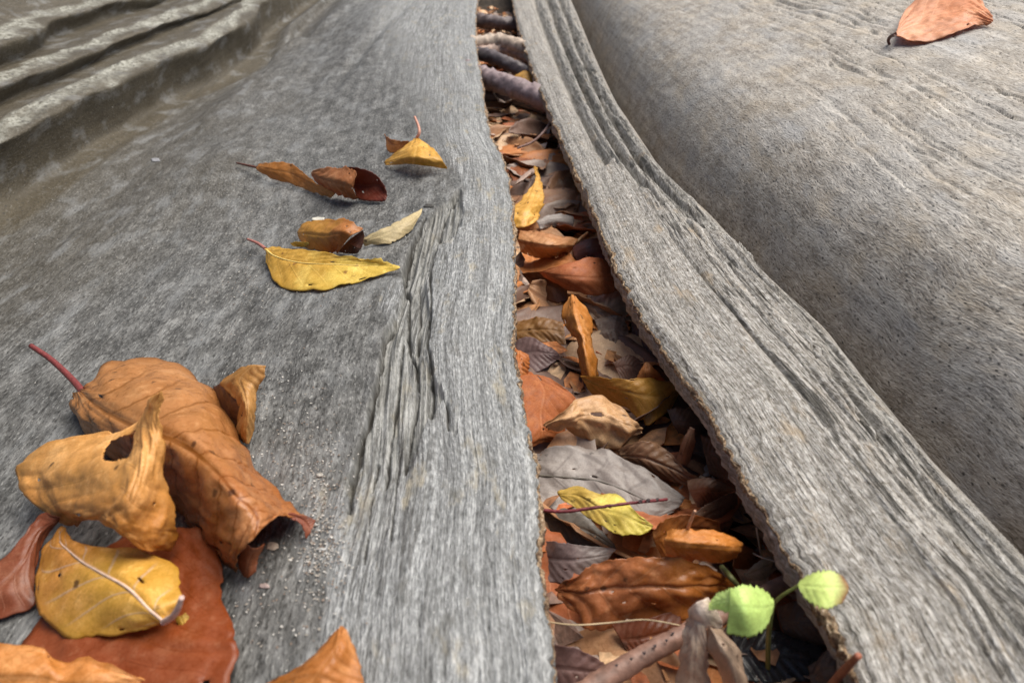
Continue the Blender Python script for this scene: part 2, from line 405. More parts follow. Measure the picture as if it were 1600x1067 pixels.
        fx = np.exp(-((X+.30-.12*(Y-1.0)+.015*np.sin(Y*9))/.012)**2)*sstep(.75, 1.0, Y); Z = Z + .006*fx
        fx = np.exp(-((X+.17-.05*(Y-.9))/.010)**2)*sstep(.6, .9, Y); Z = Z - .005*fx
        # worm hole and bite marks
        for (a, b, r, dp) in ((366,326,.0022,.004), (766,628,.0006,.0012), (777,634,.0006,.0012), (648,548,.0025,.003), (640,425,.003,.003)):
            q = unp(a, b, -.004); Z = Z - dp*np.exp(-(((X-q[0])/r)**2+((Y-q[1])/(r*1.6))**2))
        crack_dark = sstep(.35, .9, dark); xk = rim*.6*sstep(.02, .035, uu); brown_shade = np.maximum(brown_shade, sstep(.05, .03, X-R1(Y1)[:, None])*sstep(.3, .5, Y)*1.25)  # ridge risers and hollows browned: shade painted into the colour
        zone[..., 0] = rim; zone[..., 1] = torn
    else:
        wd = (CR(Y1)-E(Y1))[:, None]; q = uu/wd
        rim = 1-sstep(.95, 1.12, q + .05*fbm(uu*40, Y*14, 3, 32))
        far = sstep(.30, .55, Y)
        lay = sstep(.0006, -.0008, polysdf(X, Y, LAYER) + .0022*fbm(X*200, Y*70, 3, 42))
        Z = Z + .0042*lay - .0022*rim
        qn = q + .02*fbm(uu*20, Y*6, 2, 33)
        for qc, wq, dp in ((.40, .06, .0062), (.63, .05, .0085), (.82, .04, .0070)):      # flutes between the rounded lips
            Z = Z - dp*1.7*(1-lay)*rim*np.exp(-np.abs((qn-qc)/wq)**1.3)*(.35+.65*far)
        cr = 0
        for i, qc in enumerate((.47, .60, .66, .72, .77, .83, .89, .94)):                      # split growth lines
            wob = .035*fbm(Y*7, Y*0+i*3.3, 3, 80+i)
            on = sstep(-.25, .15, fbm(Y*9+i*5, Y*0+i, 2, 90+i))
            cr = cr + on*np.exp(-((q-qc-wob)/.008)**2)
        cr = np.clip(cr, 0, 1)*rim
        Z = Z - .0024*cr
        terr = fbm(q*9, Y*1.6, 3, 97)
        Z = Z + rim*sstep(.4, .6, q)*.0012*np.round(terr*3)/3.
        fibr = fbm(uu*330, Y*12, 3, 52); fin = fbm(uu*800, Y*40, 2, 58)
        Z = Z + rim*((.00012+.00022*sstep(.35, .6, q))*fibr + .00016*fin + .0007*fbm(uu*90, Y*34, 3, 62))
        streak = fbm(uu*260, Y*45, 3, 72)
        Z = Z + (1-rim)*(.00022*streak + .0006*fbm(uu*50, Y*16, 2, 74))
        top = sstep(.24, .33, uu+.03*fbm(uu*9, Y*5, 2, 76)); tk = np.abs(fbm(uu*75, Y*3.0, 3, 75)); tl = top*sstep(.08, .0, tk)*sstep(.25, .4, Y)
        Z = Z - .0030*tl
        for (a, b, r, dp) in ((925,228,.004,.004),):
            qq = unp(a, b, 0); Z = Z - dp*np.exp(-(((X-qq[0])/r)**2+((Y-qq[1])/(r*2))**2))
        crack_dark = sstep(.45, .95, cr)*.9; xk = rim*sstep(.30, .55, q)
        brown_shade = (1-sstep(.035, .11, uu - wd*1.05 + .03*fbm(uu*15, Y*10, 3, 37)))*(1-rim)  # brown wood beside the valley, darkened to paint its shade
        zone[..., 0] = rim; zone[..., 1] = np.clip(cr*.8 + tl*.9 + (1-lay)*rim*.35*sstep(.3, .5, q), 0, 1)
    X = X + OX + jag[:, None]*np.exp(-uu/.0025); e = e + jag
    # rounded outer arris and undercut side towards the gap
    ro = sstep(.0035, 0, uu); Z = Z - .0016*ro*ro
    prof = [(.028, -.078), (.028, -.040), (.012, -.024), (.003, -.0155), (-.0012, -.011), (-.0016, -.006), (-.0012, -.0032)]
    n0 = len(prof); nzS = .0008*fbm(Y1*160, Y1*0+11, 3, 15)
    SX = np.stack([e + sgn*(du) - sgn*nzS*(i > 2) for i, (du, dz) in enumerate(prof)], 1)
    SZ = np.stack([Z[:, 0]+.0016+dz for du, dz in prof], 1)
    X = np.concatenate([SX, X], 1); Z = np.concatenate([SZ, Z], 1); Y = np.concatenate([np.repeat(Y1[:, None], n0, 1), Y], 1)
    sarc = np.array([-.11, -.06, -.035, -.018, -.011, -.006, -.003])
    arc = np.concatenate([np.repeat(sarc[None], nr, 0), arc], 1)
    zone = np.concatenate([np.repeat(zone[:, :1], n0, 1), zone], 1)
    brown_shade = np.concatenate([np.repeat(brown_shade[:, :1], n0, 1), brown_shade], 1); xk = np.concatenate([np.repeat(xk[:, :1], n0, 1), xk], 1); crack_dark = np.concatenate([np.repeat(crack_dark[:, :1]*0, n0, 1), crack_dark], 1)
    nc = X.shape[1]
    V = np.stack([X, Y, Z], -1).reshape(-1, 3)
    f = gridfaces(nr, nc)
    if sgn < 0: f = f[:, ::-1]
    uv = np.stack([arc*100 + (40 if sgn > 0 else 0), Y*100], -1).reshape(-1, 2)
    me = newmesh('wood', V, f, MW_L if side == 'L' else MW_R, uv)
    vattr(me, 'zone', zone.reshape(-1, 3)); vattr(me, 'brown_shade', np.stack([brown_shade, xk, crack_dark], -1).reshape(-1, 3))  # channels: painted brown shade, crack zone, crack darkening
    return me, e, Z[:, n0]
def build_bark(side, e, z0):
    """crumbly brown bark left along the torn edge"""
    sgn = -1 if side == 'L' else 1
    m = (YS > .06) & (YS < 1.6); y = YS[m]; ee = e[m]; zz = z0[m]
    n = 22; a = np.linspace(0, 2*np.pi, n, endpoint=False)
    lo = np.clip(.42+1.3*fbm(y*22, y*0+2, 4, 111 if sgn < 0 else 117), 0, 1.7)
    ry = (.0005 + .0014*lo); rx = (.0003 + .0010*lo)
    A, Yg = np.meshgrid(a, y)
    crumb = 1 + .55*fbm(A*3.2+5, Yg*420, 3, 113) + .35*fbm(A*6, Yg*1100, 2, 115)
    X = ee[:, None] - sgn*(.0012) + np.cos(A)*rx[:, None]*crumb
    Z = zz[:, None] - .0016 - .6*ry[:, None] + np.sin(A)*ry[:, None]*crumb
    V = np.stack([X, Yg + .0004*fbm(A*4, Yg*500, 2, 119), Z], -1).reshape(-1, 3)
    nr = len(y); i = np.arange((nr-1)*n); r = i//n; c = i % n; c2 = (c+1) % n
    f = np.stack([r*n+c, r*n+c2, (r+1)*n+c2, (r+1)*n+c], 1)
    return newmesh('bark_edge', V, f, M_BARK)
for side, lab in (('L', 'grey hollowed tree root with smooth bowl and stepped ridges, filling the left half'),
                  ('R', 'brownish grey tree root with rounded lip beside a deep valley, filling the right half')):
    root = empty('tree_root', (-.35 if side == 'L' else .4, .7, -.06)); tag(root, lab, 'tree root')
    me, e, z0 = build_root(side)
    for nm, mm in (('wood', me), ('bark_edge', build_bark(side, e, z0))):
        o = addobj(nm, mm, root); o.matrix_parent_inverse.identity(); o.location = tuple(-v for v in root.location)
        if nm == 'bark_edge': o['label'] = 'crumbly brown bark along the edge facing the gap'

# ------------------------------------------------------------------ ground
def soil_material():
    g = NT('forest_soil'); t = g.n('ShaderNodeTexCoord').outputs['Object']
    a = g.noise(t, 120, 6, .65); b = g.noise(t, 14, 4, .6)
    c = g.ramp(a, [(.3, (.012, .009, .007)), (.55, (.045, .032, .022)), (.75, (.10, .07, .045))])
    c = g.mix(g.rng(b, .45, .65), c, (.06, .04, .026)); g.l(c, g.p.inputs['Base Color'])
    g.l(g.bump(a, .004, 1), g.p.inputs['Normal']); g.p.inputs['Roughness'].default_value = .9
    return g.m
def ground():
    a = np.concatenate([-np.geomspace(60, .6, 24), np.linspace(-.5, .5, 120), np.geomspace(.6, 60, 24)])
    b = np.concatenate([-np.geomspace(60, .5, 24), np.linspace(-.4, 2.4, 260), np.geomspace(2.5, 60, 24)])
    X, Y = np.meshgrid(a, b)
    r = np.hypot(X, Y-.7); Z = -.064 + .006*fbm(X*30, Y*30, 3, 201)*(r < 3) + .12*fbm(X*.5, Y*.5, 3, 205)*sstep(2, 8, r)
    me = newmesh('ground', np.stack([X, Y, Z], -1).reshape(-1, 3), gridfaces(len(b), len(a)), soil_material())
    o = addobj('ground', me); o['kind'] = 'structure'
ground()

# ------------------------------------------------------------------ leaves
_mc = {}
def leaf_material(col, tip=None, spots=.25, vein=.5, nv=8, gloss=.42, pale=0, trans=.30, spotcol=(70, 40, 25), bmp=.45, t0=.35):
    key = (col, tip, spots, vein, nv, gloss, pale, trans, spotcol, bmp, t0)
    if key in _mc: return _mc[key]
    g = NT('leaf'); uv = g.uv(); s = g.sep(uv); obj = g.n('ShaderNodeTexCoord').outputs['Object']
    inf = g.n('ShaderNodeObjectInfo'); off = g.n('ShaderNodeVectorMath', operation='MULTIPLY_ADD')
    g.l(obj, off.inputs[0]); off.inputs[1].default_value = (1, 1, 1)
    cmb = g.n('ShaderNodeCombineXYZ'); g.l(inf.outputs['Random'], cmb.inputs[0]); g.l(inf.outputs['Random'], cmb.inputs[1]); g.l(cmb.outputs[0], off.inputs[2])
    P = off.outputs[0]
    ds = lambda q: tuple(1.06*(v*.93+.07*(.3*q[0]+.6*q[1]+.1*q[2])) for v in q)
    c0 = ds(lin(col)); c1 = ds(lin(tip or col))
    n1 = g.noise(P, 55, 4, .6); n2 = g.noise(P, 260, 4, .6); n3 = g.noise(P, 900, 3, .6)
    grad = g.math('ADD', s[0], g.math('MULTIPLY', g.math('SUBTRACT', n1, .5), .8))
    c = g.mix(g.rng(grad, t0, min(1.0, t0+.4)) if tip else 0.0, c0, c1)
    dk = g.n('ShaderNodeHueSaturation'); dk.inputs['Value'].default_value = .62; dk.inputs['Saturation'].default_value = 1.08; dk.inputs['Hue'].default_value = .496; g.l(c, dk.inputs['Color'])
    lt = g.n('ShaderNodeHueSaturation'); lt.inputs['Value'].default_value = 1.35; lt.inputs['Saturation'].default_value = .9; lt.inputs['Hue'].default_value = .51; g.l(c, lt.inputs['Color'])
    c = g.mix(g.math('MULTIPLY', g.rng(n1, .50, .30), .5), c, dk.outputs[0])
    c = g.mix(g.math('MULTIPLY', g.rng(n1, .52, .72), .7), c, lt.outputs[0])
    c = g.mix(g.math('MULTIPLY', g.rng(n2, .48, .34), .4), c, dk.outputs[0])
    c = g.mix(g.math('MULTIPLY', g.rng(n2, .54, .68), .45), c, lt.outputs[0])
    c = g.mix(g.math('MULTIPLY', g.rng(n3, .46, .30), .4), c, dk.outputs[0])
    # veins: t across (-1..1), s along (0..1)
    at = g.math('ABSOLUTE', s[1])
    ph = g.math('FRACT', g.math('MULTIPLY', g.math('SUBTRACT', s[0], g.math('MULTIPLY', at, .24)), float(nv)))
    lat = g.rng(g.math('ABSOLUTE', g.math('SUBTRACT', ph, .5)), .06, .015)
    lat = g.math('MULTIPLY', lat, g.rng(at, .95, .6))
    mr = g.rng(at, .055, .02); vm = g.math('MAXIMUM', g.math('MULTIPLY', lat, .85), mr)
    vc = lt.outputs[0] if vein >= 0 else dk.outputs[0]
    if pale: vc = tuple(v*.9 for v in lin((225, 200, 180)))
    c = g.mix(g.math('MULTIPLY', vm, abs(vein)*.75), c, vc)
    net_ = g.vor(P, 620, 'DISTANCE_TO_EDGE'); c = g.mix(g.math('MULTIPLY', g.rng(net_.outputs['Distance'], .09, .02), .30), c, dk.outputs[0])
    edge = g.math('MULTIPLY', g.rng(g.math('ADD', at, g.math('MULTIPLY', g.math('SUBTRACT', n2, .5), .3)), .84, 1.0), .5); c = g.mix(edge, c, dk.outputs[0])
    sp = g.vor(P, 170); sg = g.sep(sp.outputs['Color'])
    sm = g.math('MULTIPLY', g.rng(g.math('ADD', sp.outputs['Distance'], g.math('MULTIPLY', g.math('SUBTRACT', n3, .5), .35)), .26, .12), g.rng(sg[0], 1-.5*spots-.02, 1-.5*spots+.02))
    c = g.mix(g.math('MULTIPLY', sm, .8), c, lin(spotcol))
    bl = g.math('MULTIPLY', g.rng(g.noise(P, 95, 3, .65), .68-.1*spots, .76-.1*spots), min(1, spots*1.6)); c = g.mix(g.math('MULTIPLY', bl, .7), c, lin(spotcol))
    g.l(c, g.p.inputs['Base Color'])
    hb = g.math('ADD', g.math('MULTIPLY', n3, .3), g.math('ADD', g.math('MULTIPLY', n2, .6), g.math('MULTIPLY', vm, .3)))
    bn = g.bump(hb, .0005, bmp); g.l(bn, g.p.inputs['Normal'])
    g.l(g.rng(n2, .3, .7, gloss-.06, gloss+.16), g.p.inputs['Roughness'])
    g.p.inputs['Specular IOR Level'].default_value = .5
    tr = g.n('ShaderNodeBsdfTranslucent'); g.l(c, tr.inputs['Color'])
    mx = g.n('ShaderNodeMixShader'); mx.inputs[0].default_value = trans
    g.l(g.p.outputs[0], mx.inputs[1]); g.l(tr.outputs[0], mx.inputs[2]); g.l(mx.outputs[0], g.out.inputs['Surface'])
    _mc[key] = g.m; return g.m
def plain_material(name, col, rough=.6, nz=300, con=.5, dist=.0006):
    g = NT(name); t = g.n('ShaderNodeTexCoord').outputs['Object']; a = g.noise(t, nz, 4, .6)
    c0 = lin(col); c = g.ramp(a, [(.3, tuple(v*(1-con) for v in c0)), (.5, c0), (.72, tuple(min(1, v*(1+con)) for v in c0))])
    g.l(c, g.p.inputs['Base Color']); g.p.inputs['Roughness'].default_value = rough
    g.l(g.bump(a, dist, .8), g.p.inputs['Normal']); return g.m

def cr1(P, n):
    """Catmull-Rom along axis 0"""
    P = np.asarray(P, float); m = len(P)
    E_ = np.concatenate([2*P[:1]-P[1:2], P, 2*P[-1:]-P[-2:-1]])
    q = np.linspace(0, m-1-1e-9, n); k = q.astype(int); t = (q-k)
    sh = (n,)+(1,)*(P.ndim-1); t = t.reshape(sh)
    a, b, c, d = E_[k], E_[k+1], E_[k+2], E_[k+3]
    return .5*((2*b)+(-a+c)*t+(2*a-5*b+4*c-d)*t*t+(-a+3*b-3*c+d)*t**3)
_seed = [100]
def blade_mesh(W, ns, nt, corr=.0005, crum=.0006, nv=8, rag=0.08, serr=0.0, holes=(), mat=None, origin=None, thick=.00028, name='blade'):
    """W: R x C x 3 world control net (rows run base to tip)"""
    _seed[0] += 1; sd_ = _seed[0]
    G = cr1(W, ns); G = np.swapaxes(cr1(np.swapaxes(G, 0, 1), nt), 0, 1)
    s = np.linspace(0, 1, ns)[:, None]*np.ones((1, nt)); t = np.ones((ns, 1))*np.linspace(-1, 1, nt)[None]
    du = np.gradient(G, axis=0); dv = np.gradient(G, axis=1); N = np.cross(du, dv)
    N /= np.linalg.norm(N, axis=-1, keepdims=True)+1e-12
    if N[..., 2].mean() < 0: N = -N
    size = np.linalg.norm(G[-1, nt//2]-G[0, nt//2]); size = max(size, np.linalg.norm(G[ns//2, 0]-G[ns//2, -1])*.8)
    at = np.abs(t)
    fall = np.sin(np.pi*np.clip(s, .04, .96))**.5
    d = corr*.75*(np.abs(np.sin(np.pi*(nv*(s-.24*at)-.5)))**.7-.6)*fall*sstep(.03, .25, at)
    d = d - corr*.8*np.exp(-(at/.07)**2)*fall
    Lz = np.linalg.norm(np.diff(G[:, nt//2], axis=0), axis=1).sum(); Wz = np.linalg.norm(np.diff(G, axis=1), axis=2).sum(1).max()
    xs = s*Lz; yt = t*Wz*.5
    d = d + crum*(1.1*(.45-1.5*np.abs(fbm(xs*48+sd_*3.1, yt*48, 2, sd_ % 200)))*(.4+.6*at) + .45*fbm(xs*150, yt*150+sd_, 2, (sd_+9) % 200))
    G = G + N*d[..., None]
    # wavy outline
    lat = dv/(np.linalg.norm(dv, axis=-1, keepdims=True)+1e-12)
    wv = size*.016*fbm(s*8+sd_, t*0+sd_*1.7, 4, (sd_+3) % 200, .62)
    if serr: wv = wv + serr*1.5*(.5+fbm(s*5, t*0, 2, 7))*(((s*11+.3*np.sin(s*9)) % 1)-.5)*1.6
    G = G + lat*(wv*np.sign(t)*sstep(.7, 1, at))[..., None]
    f = gridfaces(ns, nt)
    cs = (s[:-1, :-1]+s[1:, 1:]).ravel()/2; ct = (t[:-1, :-1]+t[1:, 1:]).ravel()/2
    keep = np.ones(len(f), bool)
    if rag:
        nz = fbm(cs*8+sd_, ct*6, 3, (sd_+5) % 200); be = np.minimum(1-np.abs(ct), np.minimum(cs, 1-cs)*2.2)
        keep &= ~(nz > .95-rag*1.2*np.exp(-be/.10))
    for (hs, ht, rs, rt) in holes:
        keep &= ((cs-hs)/rs)**2+((ct-ht)/rt)**2 + .5*fbm(cs*14, ct*8, 2, 3) > 1
    f = f[keep]
    V = G.reshape(-1, 3)
    if origin is not None: V = V-origin
    return newmesh(name, V, f, mat, np.stack([s, t], -1).reshape(-1, 2))
def tube_mesh(P, R, mat, n=10, origin=None, seg=8, name='stem', nz=.0, flat=1.0):
    P = cr1(np.asarray(P, float), (len(P)-1)*seg+1); R = cr1(np.asarray(R, float), len(P)) if len(R) > 1 else np.full(len(P), R[0])
    T = np.gradient(P, axis=0); T /= np.linalg.norm(T, axis=1, keepdims=True)+1e-12
    A = np.cross(T, [0, 0, 1.0]); bad = np.linalg.norm(A, axis=1) < .05; A[bad] = np.cross(T[bad], [1.0, 0, 0])
    A /= np.linalg.norm(A, axis=1, keepdims=True); B = np.cross(A, T)
    a = np.linspace(0, 2*np.pi, n, endpoint=False)
    rr = R[:, None]*(1+nz*fbm(a[None]*1.3, np.arange(len(P))[:, None]*.6, 3, 44))
    V = P[:, None] + A[:, None]*(np.cos(a)[None]*rr)[..., None] + B[:, None]*(np.sin(a)[None]*rr*flat)[..., None]
    nr = len(P); V = V.reshape(-1, 3); i = np.arange((nr-1)*n); r = i//n; c = i % n; c2 = (c+1) % n
    f = np.stack([r*n+c, r*n+c2, (r+1)*n+c2, (r+1)*n+c], 1)
    # close both ends with a centre vertex fan (as quads with a repeated ring step)
    cap = []
    for base, ctr in ((0, len(V)), ((nr-1)*n, len(V)+1)):
        for k in range(0, n, 2): cap.append([base+k, base+(k+1) % n, base+(k+2) % n, ctr])
    V = np.concatenate([V, P[:1], P[-1:]]); f = np.concatenate([f, np.array(cap)])
    if origin is not None: V = V-origin
    return newmesh(name, V, f, mat)
def net(rows, s): return np.array([[place(a, b, h, s) for a, b, h in r] for r in rows])
def solid(o, t=.00018):
    m = o.modifiers.new('thickness', 'SOLIDIFY'); m.thickness = t; m.offset = 0
def leaf(label, s, rows, col, petiole=None, pcol=(110, 60, 45), prad=.0009, parts=(), group=None, res=(44, 34), mid=False, name='fallen_leaf', cat='leaf', **kw):
    mk = {k: kw.pop(k) for k in ('tip', 'spots', 'vein', 'nv', 'gloss', 'pale', 'trans', 'spotcol') if k in kw}
    W = net(rows, s); org = W[0, W.shape[1]//2].copy()
    if 'nv' in mk: kw['nv'] = mk['nv']
    me = blade_mesh(W, res[0], res[1], mat=leaf_material(col, **mk), origin=org, **kw)
    if not petiole and not parts and not mid:
        o = addobj(name, me); o.location = org; solid(o); tag(o, label, cat, group); return o
    r = empty(name, org); tag(r, label, cat, group)
    b = addobj('blade', me, r); solid(b)
    if petiole:
        P = np.array([place(a, c, h, s) for a, c, h in petiole])
        addobj('petiole', tube_mesh(P, [prad*1.1, prad, prad*.8], plain_material('petiole', pcol, .5, 500, .25), origin=org, name='petiole'), r)
    if mid:
        C = cr1(W, 20)[:, W.shape[1]//2] if W.shape[1] % 2 else None
        addobj('midrib', tube_mesh(C[:17] - np.array([0, 0, .0002]), [prad*.6, prad*.4, prad*.2], plain_material('midrib', mid, .5, 500, .2), origin=org, seg=2, name='midrib'), b)
    for nm, prow, pc, pk in parts:
        pm = {k: pk[k] for k in ('tip', 'spots', 'vein', 'nv', 'gloss', 'pale', 'trans') if k in pk}
        gm = {k: pk[k] for k in ('corr', 'crum', 'rag') if k in pk}
        o = addobj(nm, blade_mesh(net(prow, s), 26, 20, mat=leaf_material(pc, **pm), origin=org, name=nm, **gm), r); solid(o)
    return r

# --- leaves lying on the left root: the pile in the front corner
leaf('large glossy brown leaf curled into a tube with a thick reddish stalk', 'L', [
 [(116,614,7),(119,613,9),(124,611,11),(130,607,11),(134,603,9)],
 [(111,634,4),(130,652,14),(160,640,21),(172,602,20),(172,567,9)],
 [(140,684,4),(185,692,18),(215,668,28),(248,610,27),(252,563,8)],
 [(212,742,3),(243,730,18),(278,690,30),(312,640,25),(322,597,6)],
 [(272,792,2),(295,770,17),(330,728,29),(356,700,20),(362,663,4)],
 [(305,832,2),(334,815,17),(370,772,27),(396,756,15),(402,733,2)],
 [(345,872,2),(362,850,17),(402,800,22),(432,793,12),(446,780,2)],
 [(372,890,3),(368,874,12),(398,838,20),(434,808,14),(478,806,4)]], (198,134,72), tip=(184,114,56),
 petiole=[(130,613,10),(112,592,12),(80,562,16),(48,540,20)], pcol=(118,52,50), prad=.0013, vein=-1.5, nv=9, corr=.0016, crum=.0010, rag=.35, gloss=.30, spots=.35,
 parts=[('curled_tip', [[(372,888,3),(385,903,2),(400,893,3)],[(372,870,8),(388,880,6),(404,870,5)],[(385,850,12),(398,856,10),(412,848,8)]], (150,80,40), {'rag': .3}),
        ('torn_tip', [[(440,806,10),(448,802,10),(458,800,9)],[(468,818,6),(474,812,6),(482,808,6)],[(478,842,2),(486,830,3),(494,812,4)]], (140,66,36), {'rag': .4})], res=(60, 48))
leaf('orange leaf folded into an upright fin with a black hole, topping the pile', 'L', [
 [(150,680,24),(192,672,28),(220,652,32),(236,622,46),(257,610,48)],
 [(75,691,20),(140,690,26),(204,688,33),(226,662,40),(250,640,44)],
 [(30,728,14),(100,735,24),(193,728,35),(226,708,38),(256,690,36)],
 [(29,757,12),(95,772,20),(176,772,33),(215,772,33),(258,755,26)],
 [(68,798,10),(102,800,18),(162,802,29),(205,812,28),(275,808,18)],
 [(105,820,8),(126,812,14),(166,814,27),(205,838,24),(280,840,12)],
 [(122,821,8),(140,803,16),(184,828,22),(222,857,18),(262,859,10)]], (230,168,86), tip=(210,140,58), corr=.0005, crum=.0011, rag=.12, vein=-.35, spots=.12, holes=[(.20, -.10, .10, .17)], res=(110, 110), gloss=.45)
leaf('yellow orange leaf with pale radiating veins, lying under the orange curled leaf', 'L', [
 [(248,977,10),(257,971,11),(268,963,10)],
 [(205,987,10),(232,950,15),(278,945,12)],
 [(154,994,9),(200,918,17),(282,918,13)],
 [(105,993,8),(165,898,17),(266,880,13)],
 [(70,968,7),(130,878,16),(215,858,13)],
 [(54,925,7),(108,860,15),(152,852,14)],
 [(64,870,8),(92,843,13),(112,843,13)],
 [(92,826,10),(97,822,11),(104,825,12)]], (228,174,62), tip=(216,146,54), petiole=[(256,971,11),(268,964,16),(277,952,21),(284,933,25)], pcol=(205,175,165), prad=.0008, pale=1, vein=.8, nv=6, corr=.0007, crum=.0006, spots=.18, mid=(215,185,165),
 parts=[('folded_margin', [[(272,962,7),(282,962,7),(290,956,7)],[(282,980,5),(290,980,5),(300,970,5)],[(288,992,3),(295,990,3),(302,982,3)]], (205,160,40), {})])
leaf('dark reddish brown leaf half out of frame at the left border, under the yellow leaf', 'L', [
 [(96,806,14),(93,810,12),(90,816,10)],[(62,806,12),(62,830,10),(66,852,6)],[(25,851,10),(35,880,8),(54,912,4)],[(-20,890,8),(-10,925,6),(50,948,2)],[(-60,930,5),(-50,950,3),(-30,975,2)]], (142,76,46), gloss=.38)
leaf('broad reddish brown leaf lying flat beneath the yellow leaf of the pile', 'L', [
 [(200,832,6),(270,824,8),(330,826,6)],[(150,870,5),(260,860,7),(343,878,5)],[(90,930,4),(250,920,6),(346,925,4)],
 [(40,1000,4),(200,1000,8),(366,985,5)],[(20,1050,3),(190,1060,7),(369,1020,5)],[(10,1110,3),(180,1110,6),(350,1090,3)]], (156,78,36), corr=.0008, crum=.0009, gloss=.36, spots=.2, vein=-.4)
leaf('orange leaf with wavy margin cut off by the bottom left corner', 'L', [
 [(-60,1000,15),(-60,1060,15),(-60,1150,6)],[(0,1004,17),(0,1060,17),(0,1150,6)],[(60,1011,17),(60,1060,16),(60,1150,5)],[(94,1033,14),(100,1070,13),(105,1150,4)],
 [(138,1027,13),(150,1070,11),(160,1140,4)],[(190,1046,10),(195,1070,8),(200,1120,3)],[(238,1064,5),(238,1075,4),(238,1100,2)]], (212,138,62), corr=.0008, crum=.0012, spots=.25)
leaf('orange leaf tip pointing up at the bottom edge, right of the leaf pile', 'L', [
 [(530,981,9),(534,979,9),(539,981,9)],[(500,1010,7),(525,1010,11),(553,1012,7)],[(455,1046,5),(500,1045,10),(563,1045,5)],[(410,1072,3),(480,1075,8),(570,1080,3)],[(390,1110,2),(470,1120,6),(575,1130,2)]], (196,122,50), spots=.35, crum=.0008)
leaf('small ochre leaf curled upright behind the large brown tube leaf', 'L', [
 [(378,573,20),(395,570,22),(413,571,21)],[(346,597,15),(374,592,19),(414,588,18)],[(359,615,14),(381,612,17),(402,611,14)],
 [(374,633,12),(386,640,14),(398,643,10)],[(370,672,4),(383,672,8),(396,669,5)],[(378,689,2),(384,692,3),(388,694,2)]], (196,142,72), nv=9, corr=.0008, vein=.6,
 parts=[('inner_face', [[(334,604,6),(340,601,10),(348,598,13)],[(338,640,3),(352,635,8),(364,620,13)],[(358,676,2),(368,662,5),(380,642,12)],[(380,692,2),(381,690,2),(383,688,3)]], (96,56,38), {'rag': .2})])
# --- the six leaves further back on the left root
leaf('narrow orange leaf with thin dark stalk, left of the ribbed brown curl', 'L', [
 [(404,257,9),(402,260,8),(400,264,6)],[(430,254,13),(426,266,9),(425,279,3)],[(456,257,13),(456,272,8),(460,289,2)],[(486,280,9),(486,288,6),(490,301,1)],[(525,302,5),(521,306,3),(517,310,1)]], (206,136,62),
 petiole=[(402,262,7),(388,259,5),(370,255,3)], pcol=(96,50,36), prad=.0008, spots=.12, res=(34, 24))
leaf('ribbed brown leaf rolled up with a reddish open end', 'L', [
 [(490,266,13),(486,273,9),(492,283,4)],[(520,262,19),(510,282,14),(515,299,3)],[(547,263,21),(536,288,15),(535,307,2)],[(557,272,19),(552,294,12),(560,312,2)]], (182,116,66), nv=6, corr=.0013, crum=.0006, vein=-.5,
 parts=[('open_end', [[(535,261,20),(550,288,10),(558,312,2)],[(562,262,21),(570,290,8),(580,315,2)],[(586,272,15),(590,290,8),(600,314,2)],[(601,291,9),(604,300,6),(605,308,3)]], (126,58,40), {'nv': 5, 'corr': .0008, 'rag': .12})], res=(36, 30))
leaf('bright yellow leaf with upright pinkish stalk, farthest back on the left root', 'L', [
 [(647,217,14),(651,215,14),(655,217,14)],[(625,234,11),(651,229,15),(676,232,12)],[(602,252,3),(646,245,13),(691,250,8)],[(603,259,2),(646,257,7),(699,264,2)]], (230,176,66), petiole=[(651,216,14),(655,208,17),(654,198,20),(648,183,24)], pcol=(196,140,120), prad=.0010, spots=.06, res=(34, 34))
leaf('small orange leaf end peeking out behind the bright yellow leaf', 'L', [
 [(600,209,7),(601,211,6),(603,214,6)],[(612,218,9),(612,226,6),(607,237,2)],[(640,221,8),(636,228,5),(630,239,1)]], (198,126,56), res=(20, 16))
leaf('yellow leaf rolled at one end, directly above the long flat yellow leaf', 'L', [
 [(467,358,5),(465,365,4),(468,376,2)],[(480,347,10),(480,365,9),(485,390,1)],[(512,344,15),(507,368,12),(512,394,1)],[(545,345,18),(529,365,15),(522,394,2)],[(566,358,14),(547,370,13),(528,395,2)]], (220,160,60), tip=(190,120,52), nv=7, corr=.0007, vein=-.4,
 parts=[('inner_face', [[(528,394,1),(542,378,7),(567,359,13)],[(546,397,1),(556,386,5),(569,368,9)],[(559,394,1),(564,388,3),(568,380,5)]], (98,58,44), {'rag': .2})], res=(36, 28))
leaf('pale cream papery leaf strip pointing up right from the rolled yellow leaf', 'L', [
 [(562,373,6),(566,378,4),(570,384,1)],[(600,357,7),(606,364,5),(612,379,1)],[(634,340,7),(638,350,5),(641,362,1)],[(660,326,5),(658,334,4),(650,347,3)]], (206,186,138), rag=.3, spots=.1, res=(34, 20), vein=.2)
leaf('long flat yellow leaf with brown spots and pink stalk, nearest the torn fibres', 'L', [
 [(416,386,6),(415,389,6),(415,394,5)],[(446,388,9),(430,400,7),(417,416,3)],[(490,393,10),(468,410,7),(440,447,1)],[(540,399,9),(528,413,6),(496,455,1)],[(586,407,6),(580,415,4),(556,440,1)],[(622,415,3),(625,418,3),(619,423,2)]], (228,178,62), tip=(234,200,80), petiole=[(415,389,6),(402,380,6),(387,374,5)], pcol=(170,110,100), prad=.0009, spots=.5, spotcol=(150, 96, 50), vein=.3, res=(48, 36), mid=(238, 206, 120))
leaf('tiny yellow leaf fragment tucked behind the rolled yellow leaf', 'L', [[(453,381,4),(455,382,3),(457,384,1)],[(465,378,6),(468,381,4),(470,386,1)],[(482,379,5),(483,382,4),(484,387,1)]], (232,200,90), res=(14, 12))
